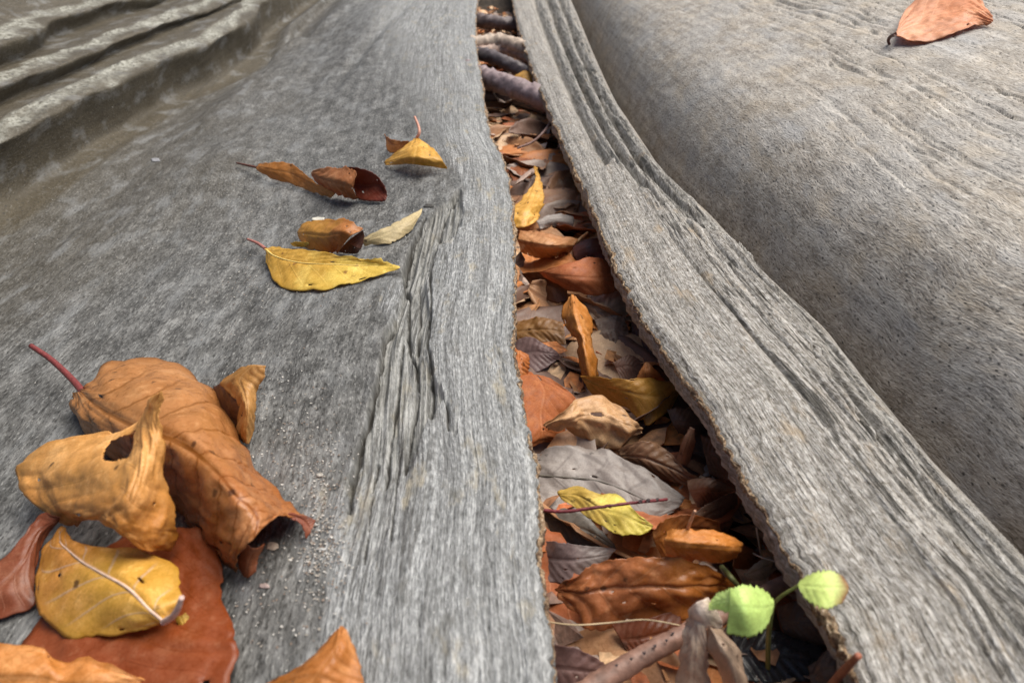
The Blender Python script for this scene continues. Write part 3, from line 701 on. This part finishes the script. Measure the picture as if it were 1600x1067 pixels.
leaf('orange pink leaf on top of the right root, cut by the top edge', 'R', [
 [(1400,52,7),(1398,54,7),(1401,57,6)],[(1409,27,7),(1420,42,6),(1431,66,3)],[(1432,-3,8),(1450,28,6),(1463,61,2)],[(1470,-25,9),(1482,18,7),(1501,48,3)],[(1525,-5,8),(1518,15,7),(1529,39,2)],[(1545,20,5),(1552,31,4),(1547,39,2)]], (236,168,124), tip=(228,148,96),
 petiole=[(1399,54,9),(1391,58,6),(1388,64,3),(1390,71,0)], pcol=(90, 55, 45), prad=.0010, spots=.08, res=(44, 36), crum=.0012)

# --- leaves on the litter floor between the roots
GR = 'leaves on the floor of the gap'
HERO = []
def gl(label, rows, col, **kw):
    if not any(k in label for k in ('rolled', 'tube', 'arched', 'cupped')):      # lie flatter
        rows = [[r[0], (r[1][0], r[1][1], (r[0][2]+r[2][2])/2 + .4*(r[1][2]-(r[0][2]+r[2][2])/2)), r[2]] for r in rows]
    q = np.array([c for r in rows for c in r]); HERO.append((q[:, 0].mean(), q[:, 1].mean(), label))
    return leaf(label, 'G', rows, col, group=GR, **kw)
gl('small yellow round leaf by the purple stick, far back in the gap', [[(800,122,20),(804,128,20),(810,134,18)],[(820,110,26),(824,120,26),(828,132,20)],[(842,116,20),(845,122,20),(846,130,18)]], (226,172,74), res=(22, 20))
gl('orange brown leaf behind the narrow yellow leaf, far back in the gap', [[(795,250,14),(812,246,17),(832,250,14)],[(797,270,12),(815,265,15),(835,268,12)],[(802,288,8),(815,285,10),(830,278,10)]], (152,84,38), corr=.0009, res=(24, 24))
gl('pale pinkish rolled leaf scrap above the narrow yellow leaf', [[(803,291,16),(806,287,18),(807,282,17)],[(820,281,18),(822,276,20),(822,270,18)],[(838,268,16),(837,265,16),(835,262,16)]], (196,170,156), res=(20, 14))
gl('narrow yellow leaf with hooked tip pressed against the left root edge', [[(833,261,22),(836,260,22),(840,263,22)],[(836,280,20),(842,282,21),(847,288,18)],[(815,311,18),(834,308,22),(850,305,16)],[(797,330,16),(824,330,22),(848,324,14)],[(800,356,12),(820,355,16),(838,347,11)]], (228,174,70), crum=.0012, spots=.15)
gl('brown crumpled leaf under the right root beside the narrow yellow leaf', [[(850,285,8),(850,305,8),(852,328,6)],[(875,275,12),(878,298,12),(880,325,7)],[(905,285,9),(910,300,9),(915,320,7)]], (134,96,66), crum=.002, res=(30, 26))
gl('pale grey leaf scrap above the tan rolled leaf', [[(838,345,12),(840,350,11),(844,358,9)],[(865,334,16),(868,344,14),(868,355,9)],[(895,338,12),(897,346,11),(895,354,9)]], (176,166,160), crum=.001, res=(24, 18))
gl('tan leaf rolled lengthwise above the orange red leaf', [[(812,361,22),(809,375,22),(814,393,10)],[(836,362,24),(834,382,22),(834,402,8)],[(866,367,24),(862,385,22),(866,403,8)],[(904,373,20),(897,385,18),(890,395,10)]], (196,136,84), petiole=[(898,381,18),(908,372,20),(919,363,24)], pcol=(180,140,96), corr=.0007, spots=.1)
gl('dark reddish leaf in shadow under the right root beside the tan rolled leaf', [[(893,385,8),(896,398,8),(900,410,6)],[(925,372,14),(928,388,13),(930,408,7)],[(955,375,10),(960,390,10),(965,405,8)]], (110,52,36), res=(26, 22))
gl('orange red leaf arched across the gap, below the tan rolled leaf', [[(842,425,20),(845,428,18),(850,432,16)],[(885,411,28),(880,432,24),(885,453,16)],[(922,402,30),(925,435,24),(925,461,16)],[(950,410,26),(952,435,22),(955,458,16)],[(972,435,18),(973,445,17),(970,454,16)]], (186,104,52), gloss=.6, spots=.1,
   parts=[('folded_half', [[(815,427,12),(825,440,10),(840,460,6)],[(845,426,17),(860,445,12),(865,473,7)],[(880,444,17),(886,455,14),(885,471,9)]], (108,60,30), {})])
gl('pale tan leaf under the lower margin of the orange red leaf', [[(905,462,10),(912,480,9),(925,500,6)],[(940,458,13),(945,485,12),(955,510,6)],[(975,448,13),(982,475,10),(988,505,5)]], (198,164,134), crum=.0016, rag=.2)
gl('crumpled greyish leaf with dark edge beside the orange tube leaf', [[(930,500,12),(935,520,11),(940,545,8)],[(955,488,17),(958,515,14),(960,548,8)],[(978,495,15),(982,520,12),(978,545,7)]], (150,128,112), crum=.0025, rag=.35, spots=.5)
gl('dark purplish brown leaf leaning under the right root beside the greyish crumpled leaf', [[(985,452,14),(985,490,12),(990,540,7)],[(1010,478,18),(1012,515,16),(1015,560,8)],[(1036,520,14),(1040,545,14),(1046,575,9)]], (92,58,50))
gl('ochre brown leaf under the left root edge above the purple grey leaf', [[(800,505,10),(805,520,9),(810,540,6)],[(840,496,13),(845,515,12),(850,535,7)],[(880,505,12),(882,520,10),(885,540,6)]], (150,106,56), crum=.0014, rag=.15)
gl('upright orange leaf rolled into a narrow tube in the middle of the gap', [[(888,465,28),(895,460,30),(901,467,28)],[(878,492,25),(900,490,33),(921,490,25)],[(888,517,23),(906,514,30),(926,512,23)],[(902,532,21),(912,530,28),(923,529,21)],[(904,560,17),(917,558,24),(931,556,17)],[(907,588,11),(922,590,16),(938,587,11)]], (206,132,50), crum=.0008, spots=.12)
gl('purplish grey leaf at the left root edge under the ochre brown leaf', [[(802,535,14),(812,555,12),(825,585,8)],[(828,526,17),(838,550,15),(848,578,8)],[(850,537,15),(858,552,13),(866,566,9)],[(869,548,11),(873,554,11),(876,559,9)]], (126,100,98), spots=.2)
gl('small orange ridged leaf end poking from under the left root edge', [[(796,545,17),(810,547,20),(826,555,15)],[(798,565,17),(812,567,20),(827,570,13)],[(802,590,12),(815,590,14),(824,586,10)]], (188,110,48), corr=.0012, nv=5)
gl('brown leaf piece standing behind the ochre yellow leaf', [[(957,567,16),(962,575,15),(970,594,11)],[(985,555,18),(985,572,17),(985,594,11)],[(1011,570,16),(1004,580,15),(998,594,11)]], (138,100,80))
gl('orange triangular leaf tip standing behind the ochre yellow leaf', [[(1008,566,28),(1012,566,28),(1016,569,28)],[(1000,580,25),(1012,580,29),(1029,582,25)],[(993,594,22),(1015,596,24),(1039,594,18)]], (206,130,62), spots=.05, res=(22, 22))
gl('flat orange red leaf touching the left root edge beside the tan crumpled leaf', [[(804,588,24),(835,585,26),(860,591,24)],[(806,615,22),(850,610,26),(900,623,20)],[(810,650,19),(845,645,22),(882,648,16)],[(818,686,15),(848,678,16),(884,672,12)],[(826,702,11),(850,691,12),(894,690,9)]], (178,96,34), gloss=.64, spots=.12)
gl('ochre yellow leaf with ragged notched end right of the tan crumpled leaf', [[(906,587,20),(907,589,20),(910,592,19)],[(940,589,25),(940,602,23),(932,621,14)],[(975,592,27),(978,612,25),(975,636,14)],[(1010,591,25),(1015,620,23),(1008,663,12)],[(1045,597,21),(1045,620,19),(1030,653,12)],[(1063,602,17),(1061,615,15),(1046,642,12)]], (202,146,52), rag=.2, spots=.2)
gl('pale tan crumpled leaf with small dark hole in the middle of the gap', [[(850,664,20),(852,667,20),(858,670,18)],[(882,642,27),(888,658,29),(888,675,16)],[(905,622,27),(915,650,29),(916,685,14)],[(945,618,25),(950,655,31),(945,702,12)],[(981,637,23),(980,665,27),(975,694,12)],[(1002,665,17),(1004,671,17),(1004,676,15)]], (212,166,116), crum=.0026, spots=.05, holes=[(.50, -.12, .05, .10)], res=(56, 46), rag=.12)
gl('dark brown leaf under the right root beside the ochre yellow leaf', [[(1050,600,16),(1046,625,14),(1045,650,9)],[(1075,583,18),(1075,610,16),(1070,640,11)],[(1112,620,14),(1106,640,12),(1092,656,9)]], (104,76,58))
gl('brown curved leaf just below the notched end of the ochre yellow leaf', [[(1042,639,17),(1050,660,14),(1060,677,9)],[(1075,638,18),(1078,660,17),(1085,681,9)],[(1112,644,14),(1114,658,12),(1112,673,9)]], (126,92,70))
gl('thin brown leaf standing on edge above the tan ribbed leaf', [[(1078,667,32),(1081,668,32),(1084,671,32)],[(1064,695,25),(1074,695,28),(1085,697,23)],[(1055,723,16),(1064,725,18),(1073,729,14)]], (150,106,78), res=(26, 20))
gl('tan ribbed curled leaf right of the big grey leaf', [[(963,704,14),(968,712,14),(975,723,10)],[(1000,688,21),(1005,715,18),(1010,741,9)],[(1036,698,19),(1045,730,16),(1050,753,9)],[(1071,733,16),(1078,745,14),(1085,758,9)],[(1102,749,12),(1102,755,12),(1099,761,9)]], (156,116,84), nv=10, corr=.0013, crum=.0012)
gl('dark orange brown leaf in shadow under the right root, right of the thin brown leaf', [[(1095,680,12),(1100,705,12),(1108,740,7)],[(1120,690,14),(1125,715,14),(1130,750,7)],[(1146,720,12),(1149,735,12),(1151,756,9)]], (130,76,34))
gl('tan leaf arched like a shell above the orange rolled leaf', [[(1074,751,18),(1078,768,17),(1090,793,12)],[(1111,747,25),(1108,765,22),(1108,785,12)],[(1150,766,19),(1141,769,17),(1130,773,12)]], (146,112,88), corr=.0006,
   parts=[('lower_margin', [[(1084,802,16),(1092,811,14),(1108,822,9)],[(1120,779,18),(1125,795,14),(1125,813,9)],[(1150,767,18),(1152,780,14),(1148,793,9)]], (132,98,76), {'rag': .2})])
gl('big grey leaf with dark branching veins at the left root edge', [[(828,710,9),(834,742,9),(838,792,7)],[(862,699,15),(880,745,14),(890,802,9)],[(915,698,17),(930,750,16),(930,812,9)],[(956,707,16),(975,765,15),(975,822,8)],[(1012,735,14),(1020,785,13),(1010,822,8)],[(1070,777,10),(1064,788,10),(1050,802,9)]], (140,130,124), vein=-.95, nv=4, corr=.0005, spots=.35, spotcol=(80, 74, 70), crum=.0012, res=(56, 46), trans=.08, mid=(92, 86, 78))
gl('dark grey leaf lobe below the red twig at the left root edge', [[(846,799,10),(850,810,10),(856,827,8)],[(885,796,13),(890,820,12),(885,847,8)],[(920,811,13),(925,832,12),(925,854,8)],[(960,849,10),(962,856,10),(964,861,9)]], (108,102,94), vein=-.6, trans=.05, spots=.3)
gl('yellow leaf with black specks lying on the big grey leaf', [[(871,767,24),(871,771,24),(876,779,23)],[(898,759,26),(905,775,26),(905,798,22)],[(935,772,26),(940,795,26),(935,818,22)],[(966,774,26),(973,805,26),(965,835,21)],[(1001,805,25),(1004,818,24),(995,837,21)],[(1018,819,23),(1020,823,23),(1013,830,22)]], (212,176,74), tip=(222,204,74), spots=.5, spotcol=(70, 56, 30), rag=.15, vein=-.4)
gl('purplish grey leaf with whitish patch left of the large orange brown leaf', [[(840,843,9),(845,870,8),(850,906,6)],[(872,847,16),(880,875,14),(885,911,7)],[(915,852,16),(920,872,14),(915,896,8)],[(964,857,12),(956,865,12),(946,877,9)]], (140,118,116), tip=(190,178,172), spots=.25, rag=.15)
gl('large orange brown leaf with crumpled shiny ridges across the front of the gap', [[(867,919,16),(868,922,16),(876,931,14)],[(905,898,23),(912,925,21),(905,963,12)],[(940,877,27),(955,920,25),(934,990,9)],[(990,872,29),(1005,918,27),(985,973,11)],[(1050,871,29),(1060,918,27),(1045,966,11)],[(1109,888,25),(1106,915,23),(1096,956,11)],[(1150,911,17),(1147,918,16),(1139,926,13)]], (188,116,68), tip=(194,118,48), corr=.0013, nv=6, crum=.0018, gloss=.26, spots=.25, res=(64, 50))
gl('brownish orange leaf cupped behind the orange rolled leaf', [[(1019,832,22),(1022,845,20),(1035,873,14)],[(1040,811,27),(1045,835,22),(1050,873,14)],[(1081,804,27),(1085,825,22),(1080,846,16)],[(1122,814,22),(1126,830,18),(1126,846,16)]], (178,110,44), tip=(150,86,40), spots=.15)
gl('orange rolled leaf with short upright stalk above the large orange brown leaf', [[(1042,829,35),(1038,848,35),(1042,869,25)],[(1060,827,37),(1058,850,37),(1066,888,19)],[(1085,828,37),(1085,852,37),(1085,873,25)],[(1126,832,35),(1126,855,35),(1122,878,25)],[(1160,848,31),(1159,857,31),(1151,871,25)]], (208,130,46), petiole=[(1074,829,36),(1079,814,42),(1086,798,48)], pcol=(200,150,120), prad=.0005, nv=9, corr=.0004, spots=.18, rag=.1,
   parts=[('dark_tip', [[(1150,846,26),(1148,865,23),(1145,886,16)],[(1176,857,21),(1173,870,19),(1168,889,14)],[(1192,865,14),(1190,872,14),(1183,885,12)]], (132,76,34), {})])
gl('pale beige leaf scrap at the right root edge above the stick', [[(1162,896,16),(1164,899,16),(1168,904,14)],[(1190,874,20),(1192,888,19),(1188,905,14)],[(1224,866,16),(1221,874,16),(1213,889,14)]], (190,170,146), res=(26, 18))
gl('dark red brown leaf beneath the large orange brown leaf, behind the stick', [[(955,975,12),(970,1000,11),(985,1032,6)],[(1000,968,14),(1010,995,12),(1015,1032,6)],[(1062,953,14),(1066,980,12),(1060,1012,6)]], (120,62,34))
gl('purplish brown ribbed leaf in the bottom left of the gap', [[(840,1010,12),(845,1040,12),(848,1085,7)],[(885,1008,18),(890,1045,16),(885,1095,7)],[(926,1024,16),(929,1050,14),(915,1095,7)],[(953,1045,10),(950,1055,10),(946,1066,8)]], (130,98,92), nv=7, corr=.0006, vein=-.5)
gl('brown leaf under the right root edge beside the pale green seedling leaf', [[(1213,948,14),(1220,975,14),(1235,1006,9)],[(1255,938,19),(1262,970,19),(1270,1006,10)],[(1302,958,15),(1307,985,15),(1312,1012,10)]], (112,86,70))
gl('blackish wet leaf behind the green seedling stem', [[(1140,985,8),(1150,1020,8),(1160,1062,6)],[(1200,982,13),(1205,1020,13),(1210,1066,7)],[(1285,1012,11),(1290,1035,11),(1285,1064,7)]], (44,42,44), gloss=.25, trans=.02)
gl('greyish brown leaf in the bottom right corner of the gap', [[(1262,1040,12),(1266,1060,12),(1275,1085,8)],[(1295,1015,18),(1300,1045,18),(1305,1085,10)],[(1340,1030,14),(1345,1055,14),(1345,1085,10)]], (120,100,88), crum=.002, rag=.2)
gl('light tan crumpled leaf folded over the stick at the front of the gap', [
 [(1080,950,44),(1094,939,47),(1108,936,45)],[(1072,972,38),(1088,972,43),(1102,985,38)],[(1065,1010,32),(1085,1015,37),(1103,1020,31)],[(1057,1050,24),(1082,1060,29),(1108,1060,23)],[(1048,1100,16),(1080,1105,20),(1112,1100,14)]], (226,198,174), crum=.0014, rag=.15, tip=(210,178,150), spots=.15,
   parts=[('folded_top', [[(1075,953,43),(1088,941,47),(1106,933,47)],[(1080,966,39),(1100,962,44),(1127,965,39)],[(1098,986,35),(1112,986,37),(1132,981,35)]], (236,216,200), {'rag': .2, 'crum': .001}),
          ('rolled_half', [[(1105,985,37),(1112,980,40),(1126,983,37)],[(1105,1010,33),(1128,1010,40),(1152,1015,31)],[(1120,1040,27),(1145,1040,34),(1168,1050,23)],[(1140,1088,16),(1156,1088,20),(1174,1088,14)]], (206,176,150), {'crum': .0008})])
# --- seedling with two pale green leaves
sr = empty('seedling', tuple(place(1200, 1062, 2, 'G'))); tag(sr, 'small seedling with two pale green serrated leaves at the front of the gap', 'seedling')
so = np.array(sr.location)
M_STEM = plain_material('green_stem', (120, 125, 70), .45, 400, .2)
def part(nm, me): return addobj(nm, me, sr)
part('stem', tube_mesh([place(1200,1062,2,'G'), place(1200,1010,20,'G'), place(1203,970,34,'G'), place(1208,942,44,'G')], [.0008, .0007, .0006], M_STEM, origin=so, name='stem'))
part('petiole', tube_mesh([place(1207,945,43,'G'), place(1222,930,48,'G'), place(1250,913,54,'G')], [.0005, .00045, .0004], M_STEM, origin=so, name='petiole'))
LG = dict(spots=.12, vein=.25, nv=5, trans=.30, gloss=.45, bmp=.2, t0=.72)
for rws, c_, tp in (([[(1209,937,47),(1209,945,47),(1206,957,46)],[(1192,921,51),(1191,950,49),(1196,980,45)],[(1163,914,53),(1162,950,51),(1172,994,44)],[(1140,921,53),(1139,950,49),(1135,989,43)]], (210,238,130), None),
                    ([[(1146,918,53),(1142,936,51),(1137,958,47)],[(1122,928,49),(1120,940,48),(1122,952,46)],[(1108,944,45),(1106,948,45),(1107,952,45)]], (216,240,138), None),
                    ([[(1250,907,57),(1247,914,57),(1250,923,57)],[(1270,895,60),(1268,916,59),(1265,941,57)],[(1295,892,61),(1293,918,60),(1290,950,58)],[(1317,900,60),(1326,918,59),(1317,941,58)]], (218,236,130), (150,100,50))):
    mt = leaf_material(c_, tip=tp, **LG)
    o = part('leaf_blade', blade_mesh(net(rws, 'G'), 40, 30, corr=.0002, crum=.00015, nv=5, serr=.0006, mat=mt, origin=so, rag=.3 if tp else 0)); solid(o)

# ------------------------------------------------------------------ sticks and twigs in the gap
def stick(name, label, pts, rad, col, nz=.25, cat='stick', con=.4, nzs=220, s='G', rough=.55, knots=()):
    P = [place(a, b, h, s) for a, b, h in pts]; org = np.array(P[0])
    m = plain_material(name, col, rough, nzs, con)
    me = tube_mesh(P, rad, m, n=14, origin=org, seg=14, name=name, nz=nz)
    if not knots:
        o = addobj(name, me); o.location = org; tag(o, label, cat); return o
    r = empty(name, org); tag(r, label, cat); shaft = addobj('shaft', me, r)
    for k, (a, b, h, rr) in enumerate(knots):
        q = place(a, b, h, s)-org; t = tube_mesh([q, q+np.array([.0006, .0002, rr*1.2])], [rr, rr*.8, rr*.3], plain_material('bud', (58, 44, 44), .6), n=8, seg=3, name='bud')
        addobj('bud', t, shaft)
    return r
stick('fallen_stick', 'speckled reddish brown stick running under the tan leaf at the front', [(905,1085,16),(1000,1028,20),(1080,985,22),(1180,935,22),(1255,898,20)], [.0031, .0029, .0027, .0026], (132,100,86), nz=.12,
      knots=[(962,1040,23,.0004),(985,1030,23.5,.0004),(1005,1021,24,.0005),(1022,1010,24,.0005),(1040,1001,24.5,.0004),(1000,1034,21,.0004),(1050,990,24.5,.0004),(972,1050,20,.0004)])
stick('red_twig', 'thin dark red twig lying across the yellow specked leaf', [(838,796,29),(880,799,30),(930,793,30),(985,786,29),(1042,780,24)], [.0006, .00055, .0005, .0005], (104,38,44), nz=.3, knots=[(1000,784,29,.0007),(1012,783,28,.0008),(1026,781,26,.0006)])
stick('fallen_stick', 'thick purplish stick crossing the back of the gap', [(728,112,30),(770,126,32),(815,142,32),(875,166,26)], [.0105, .010, .0095], (136,120,122), nz=.3, con=.35)
stick('fallen_stick', 'dark purplish stick just below the thick purplish stick', [(735,150,14),(790,152,14),(870,178,12)], [.006, .006, .005], (88,76,78), nz=.3)
stick('fallen_stick', 'dark slanting stick above the thick purplish stick', [(735,82,24),(775,92,28),(830,118,22)], [.008, .0075, .007], (86,78,80), nz=.3)
stick('fallen_stick', 'pale beige stick lying across the back of the gap', [(735,70,34),(785,66,36),(850,86,30)], [.009, .009, .008], (176,158,142), nz=.25)
stick('fallen_stick', 'pale pinkish stick below the pale beige stick', [(738,84,26),(790,78,28),(845,98,22)], [.007, .007, .006], (158,134,122), nz=.25)
stick('fallen_stick', 'dull purple stick farthest back in the gap', [(728,30,20),(770,36,22),(835,40,20)], [.010, .010, .009], (104,92,92), nz=.35)
stick('curved_twig', 'thin pale twig curving down from the right root, behind the yellow leaf', [(862,188,26),(850,206,24),(832,222,18),(808,232,14)], [.0011, .001, .0009], (150,120,112), nz=.1, cat='twig')
stick('red_twig', 'short reddish twig with pale tip at the bottom of the right root edge', [(1290,1080,30),(1316,1050,44),(1341,1024,56)], [.0010, .0010, .0008], (142,82,58), nz=.1, cat='twig')
stick('dry_grass_blade', 'pale dry grass strand lying under the large orange brown leaf', [(846,970,20),(900,976,22),(960,972,22),(1010,968,23),(1070,978,22)], [.0002, .00025, .0002], (170,150,118), nz=.1, cat='grass')
stick('dry_grass_blade', 'green grass strand beside the pale beige leaf scrap', [(1128,886,20),(1142,902,24),(1158,920,20)], [.0009, .0009, .0006], (96,100,58), nz=.1, cat='grass')
for i, (p, lb) in enumerate(((((1150,842,14),(1180,866,20),(1222,880,22)), 'hair thin pale rootlet right of the orange rolled leaf'), (((1182,824,30),(1186,850,24),(1190,872,16)), 'hair thin upright rootlet right of the orange rolled leaf'))):
    stick('rootlet', lb, list(p), [.0003, .00025, .0002], (190,170,150), nz=.1, cat='root')

# ------------------------------------------------------------------ litter under the named leaves
def random_leaf(k):
    rs = np.random.RandomState(300+k); L = .062+.024*rs.rand(); Wd = L*(.26+.08*rs.rand()); R = []
    bend = rs.uniform(-.4, .9); curl = rs.uniform(-1.1, 1.2); tw = rs.uniform(-.5, .5)
    for s_ in np.linspace(0, 1, 7):
        wv = Wd*math.sin(math.pi*min(1, (.02+s_*.96))**.85)**.8+.0006
        a = bend*(s_-.5); row = []
        for t_ in np.linspace(-1, 1, 5):
            th = curl*t_*.8; r_ = wv
            yy = r_*math.sin(th)/(curl*.8) if abs(curl) > .1 else r_*t_
            zz = r_*(1-math.cos(th))/(curl*.8) if abs(curl) > .1 else 0
            ta = tw*(s_-.5); yy, zz = yy*math.cos(ta)-zz*math.sin(ta), yy*math.sin(ta)+zz*math.cos(ta)
            row.append([L*(s_-.5), yy, zz - bend*L*.22*((s_-.5)*2)**2])
        R.append(row)
    return np.array(R)
FC = [((146,104,74), 'dark brown'), ((182,132,90), 'brown'), ((116,88,74), 'blackish brown'), ((204,128,66), 'rusty brown'), ((206,170,132), 'dull tan'), ((162,142,130), 'greyish'), ((178,100,56), 'copper')]
protos = {}
def filler_mesh(k, c):
    if (k, c) not in protos:
        protos[(k, c)] = blade_mesh(random_leaf(k), 22, 18, corr=.0007, crum=.0016, rag=.3, mat=leaf_material(FC[c][0], spots=.3, trans=.12, gloss=.5), name='fallen_leaf')
    return protos[(k, c)]
rs = np.random.RandomState(77)
yy = .13; n_f = 0; FILL = []
HIDDEN = {2, 4, 7, 11, 18, 19, 22, 23, 26, 30, 32, 33, 36, 37, 42, 45, 47, 51, 53, 57, 59, 61, 63, 67, 68, 70, 72, 73, 74, 75, 76, 79, 81, 83, 84, 87, 92, 98, 99, 103, 104, 109, 110, 111, 112, 113, 114, 115, 116, 117, 118, 119, 120, 121, 122, 123, 125, 126, 128, 129, 131, 133, 134, 135, 136, 137, 138, 139, 140, 141, 142, 143, 144, 145, 146, 147, 148, 149, 150, 151, 152, 153, 154, 155, 156, 157, 158, 159, 160, 161, 162, 163, 164, 165, 166, 167, 168, 169, 170, 171, 172, 173, 174, 175, 176, 177, 178, 179, 180, 181, 182, 183, 184, 185, 186, 187, 188, 189, 190, 191, 192, 193, 194, 195, 196, 197, 198, 199, 200, 201}
while yy < 1.5:
    for xq in range(3):
        y = yy+rs.uniform(-.01, .01); a = float(EL(y))-.012; b = float(ER(y))+.012
        x = rs.uniform(a, b); c = rs.randint(len(FC)); k = rs.randint(12)
        o = addobj('fallen_leaf', filler_mesh(k, c)); o.location = (x, y, FLOOR-.006+rs.uniform(0, .012))
        o.rotation_euler = (rs.uniform(-.4, .4), rs.uniform(-.35, .35), rs.uniform(0, 6.28)); solid(o, .0003)
        n_f += 1
        if n_f in HIDDEN: bpy.data.objects.remove(o); continue
        FILL.append((o, c))
    yy += .016 + .006*yy
def pix(p):
    d = np.array(p)-np.array([0, 0, CH]); z = d @ FWD; return 800+F*(d @ RGT)/z, 533.5-F*(d @ UPV)/z
HEROP = [(x, y, l) for x, y, l in HERO]
SHORT = {l: re.split(r',| with | under | beside | above | behind | below | at | in | by | across | lying | pressed | touching | standing | leaning | right | left | just | poking | lengthwise| into | cut | folded | buried | beneath | like | over ', l)[0] for _, _, l in HERO}
cnt = {}
for o, c in FILL:
    px, py = pix(o.location)
    hx, hy, hl = min(HEROP, key=lambda h: (h[0]-px)**2+((h[1]-py)*1.2)**2); dx, dy = px-hx, py-hy
    rel = ('right of' if dx > 0 else 'left of') if abs(dx) > abs(dy) else ('in front of' if dy > 0 else 'behind')
    if py < 110: lab = f'{FC[c][1]} withered leaf among the sticks at the far end of the gap'
    else: lab = f'{FC[c][1]} withered leaf in the litter {rel} the {SHORT[hl]}'
    tag(o, lab, 'leaf', 'withered leaves buried in the litter of the gap'); cnt.setdefault(lab, []).append((py, o))
for lab, L_ in cnt.items():
    if len(L_) < 2: continue
    L_.sort(key=lambda q: -q[0]); m = len(L_)
    for i, (py, o) in enumerate(L_):
        rank = ('nearer of two', 'farther of two')[i] if m == 2 else (['nearest', 'second nearest', 'third nearest', 'fourth nearest', 'fifth nearest'][min(i, 4)] if i < m-1 else 'farthest') + ' of the'
        o['label'] = ' '.join((rank + ' ' + lab.replace('withered leaf', 'withered leaves').replace(' in the litter', '').replace(' at the far end of the gap', '')).split()[:16])
# fine fragments and crumbs, and the forest floor out to the sides
def scatter(name, pts, size, mats, seed, label, flat=.5):
    rs = np.random.RandomState(seed); V = []; Fc = []; M = []
    for p in pts:
        s = size*rs.uniform(.5, 1.5); a = rs.uniform(0, 6.28); n = len(V)
        ax = np.array([math.cos(a), math.sin(a), rs.uniform(-flat, flat)])*s; bx = np.array([-math.sin(a), math.cos(a), rs.uniform(-flat, flat)])*s*rs.uniform(.35, .7); up = np.array([0, 0, s*rs.uniform(-.25, .35)])
        for q in (-ax, -ax*.4+bx, ax*.45+bx*.9, ax, ax*.4-bx, -ax*.45-bx*.95): V.append(p+q+up*(1 if abs(np.dot(q, ax)) < .6*np.dot(ax, ax) else 0))
        Fc += [[n, n+1, n+4, n+5], [n+1, n+2, n+3, n+4]]; M += [rs.randint(len(mats))]*2
    me = newmesh(name, V, Fc, None, smooth_=False)
    for m in mats: me.materials.append(m)
    me.polygons.foreach_set('material_index', np.array(M, np.int32)); me.update()
    o = addobj(name, me); o['kind'] = 'stuff'; o['label'] = label; o['category'] = 'litter'
    m = o.modifiers.new('thickness', 'SOLIDIFY'); m.thickness = size*.03; m.offset = 0
    return o
LM = [plain_material('litter', c[0], .6, 300, .5) for c in FC]
P = []
for i in range(2600):
    y = .09+1.35*rs.rand()**1.4; P.append(np.array([rs.uniform(float(EL(y))-.03, float(ER(y))+.03), y, FLOOR-.010+.018*rs.rand()]))
scatter('leaf_crumbs', P, .007, LM, 5, 'fine brown leaf crumbs covering the soil of the gap')
P = []
for i in range(9000):
    x = rs.uniform(-5, 5); y = rs.uniform(-3, 6)
    if -1.35 < x < 1.45 and -.35 < y < 2.35: continue
    P.append(np.array([x, y, -.045+.02*rs.rand()]))
scatter('leaf_litter', P, .04, LM, 6, 'brown autumn leaves covering the forest floor around the roots')

# ------------------------------------------------------------------ crumbs on the wood
M_CR = [plain_material('crumb', (186,182,176), .7, 800, .2), plain_material('crumb', (150,142,132), .7, 800, .2), plain_material('crumb', (120,104,92), .7, 800, .2)]
def flake(label, px, py, wpx, hpx, col, seed, s='L'):
    rows = []; rs = np.random.RandomState(seed)
    for i, q in enumerate(np.linspace(0, 1, 4)):
        w_ = hpx*(.35+.65*math.sin(math.pi*(.15+.7*q))); x = px-wpx/2+wpx*q
        rows.append([(x+rs.uniform(-2, 2), py-w_/2, .5), (x, py+rs.uniform(-1, 1), .35+rs.uniform(0, .3)), (x+rs.uniform(-2, 2), py+w_/2, .2)])
    W = net(rows, s); org = W[0, 1].copy()
    o = addobj('wood_flake', blade_mesh(W, 10, 8, corr=0, crum=.0004, rag=.3, mat=plain_material('flake', col, .6, 600, .3), origin=org, name='wood_flake'))
    o.location = org; solid(o, .0002); tag(o, label, 'flake')
flake('cream wood flake beside the open end of the large brown leaf', 426, 853, 18, 13, (186,168,150), 1)
flake('pinkish wood flake lying below the open end of the large brown leaf', 413, 915, 15, 8, (170,150,144), 2)
flake('white flake above the rolled yellow leaf', 497, 342, 20, 6, (200,196,184), 3)
flake('whitish flake on the grey wood right of the torn brown leaf tip', 502, 858, 12, 7, (172,172,170), 4)
flake('pale flake on the grey wood above the torn brown leaf tip', 500, 742, 10, 5, (172,168,160), 5)
flake('small dark splinter beside the tip of the cream papery strip', 670, 322, 14, 5, (60,58,54), 6)
flake('whitish tuft on the smooth dark bowl of the left root', 243, 250, 12, 6, (138,138,142), 7)
P = []
for (cx, cy, sx, sy, n) in ((500,790,22,80,150),(505,860,18,30,70),(400,640,50,60,60),(385,280,30,40,90),(390,420,30,40,60),(480,455,60,8,30),(200,130,140,90,110),(250,400,200,140,120),(440,720,40,60,50),(420,930,60,60,40),(560,330,80,30,40)):
    n *= 3; A = np.stack([rs.normal(cx, sx, n), rs.normal(cy, sy, n)], 1); A = A[(A[:, 1] > 0) & (A[:, 1] < 1090) & (A[:, 0] > -20) & (A[:, 0] < 640)]
    rr = FWD[None] + RGT[None]*((A[:, :1]-800)/F) + UPV[None]*((533.5-A[:, 1:])/F); zz = np.zeros(len(A))
    for _ in range(12):
        pp = np.array([0, 0, CH]) + rr*((zz+.0003-CH)/rr[:, 2])[:, None]; zz = .5*zz+.5*HL(pp[:, 0], pp[:, 1])
    P += list(pp)
scatter('wood_dust', P, .00034, M_CR, 8, 'pale dust crumbs sprinkled on the left root', .3)
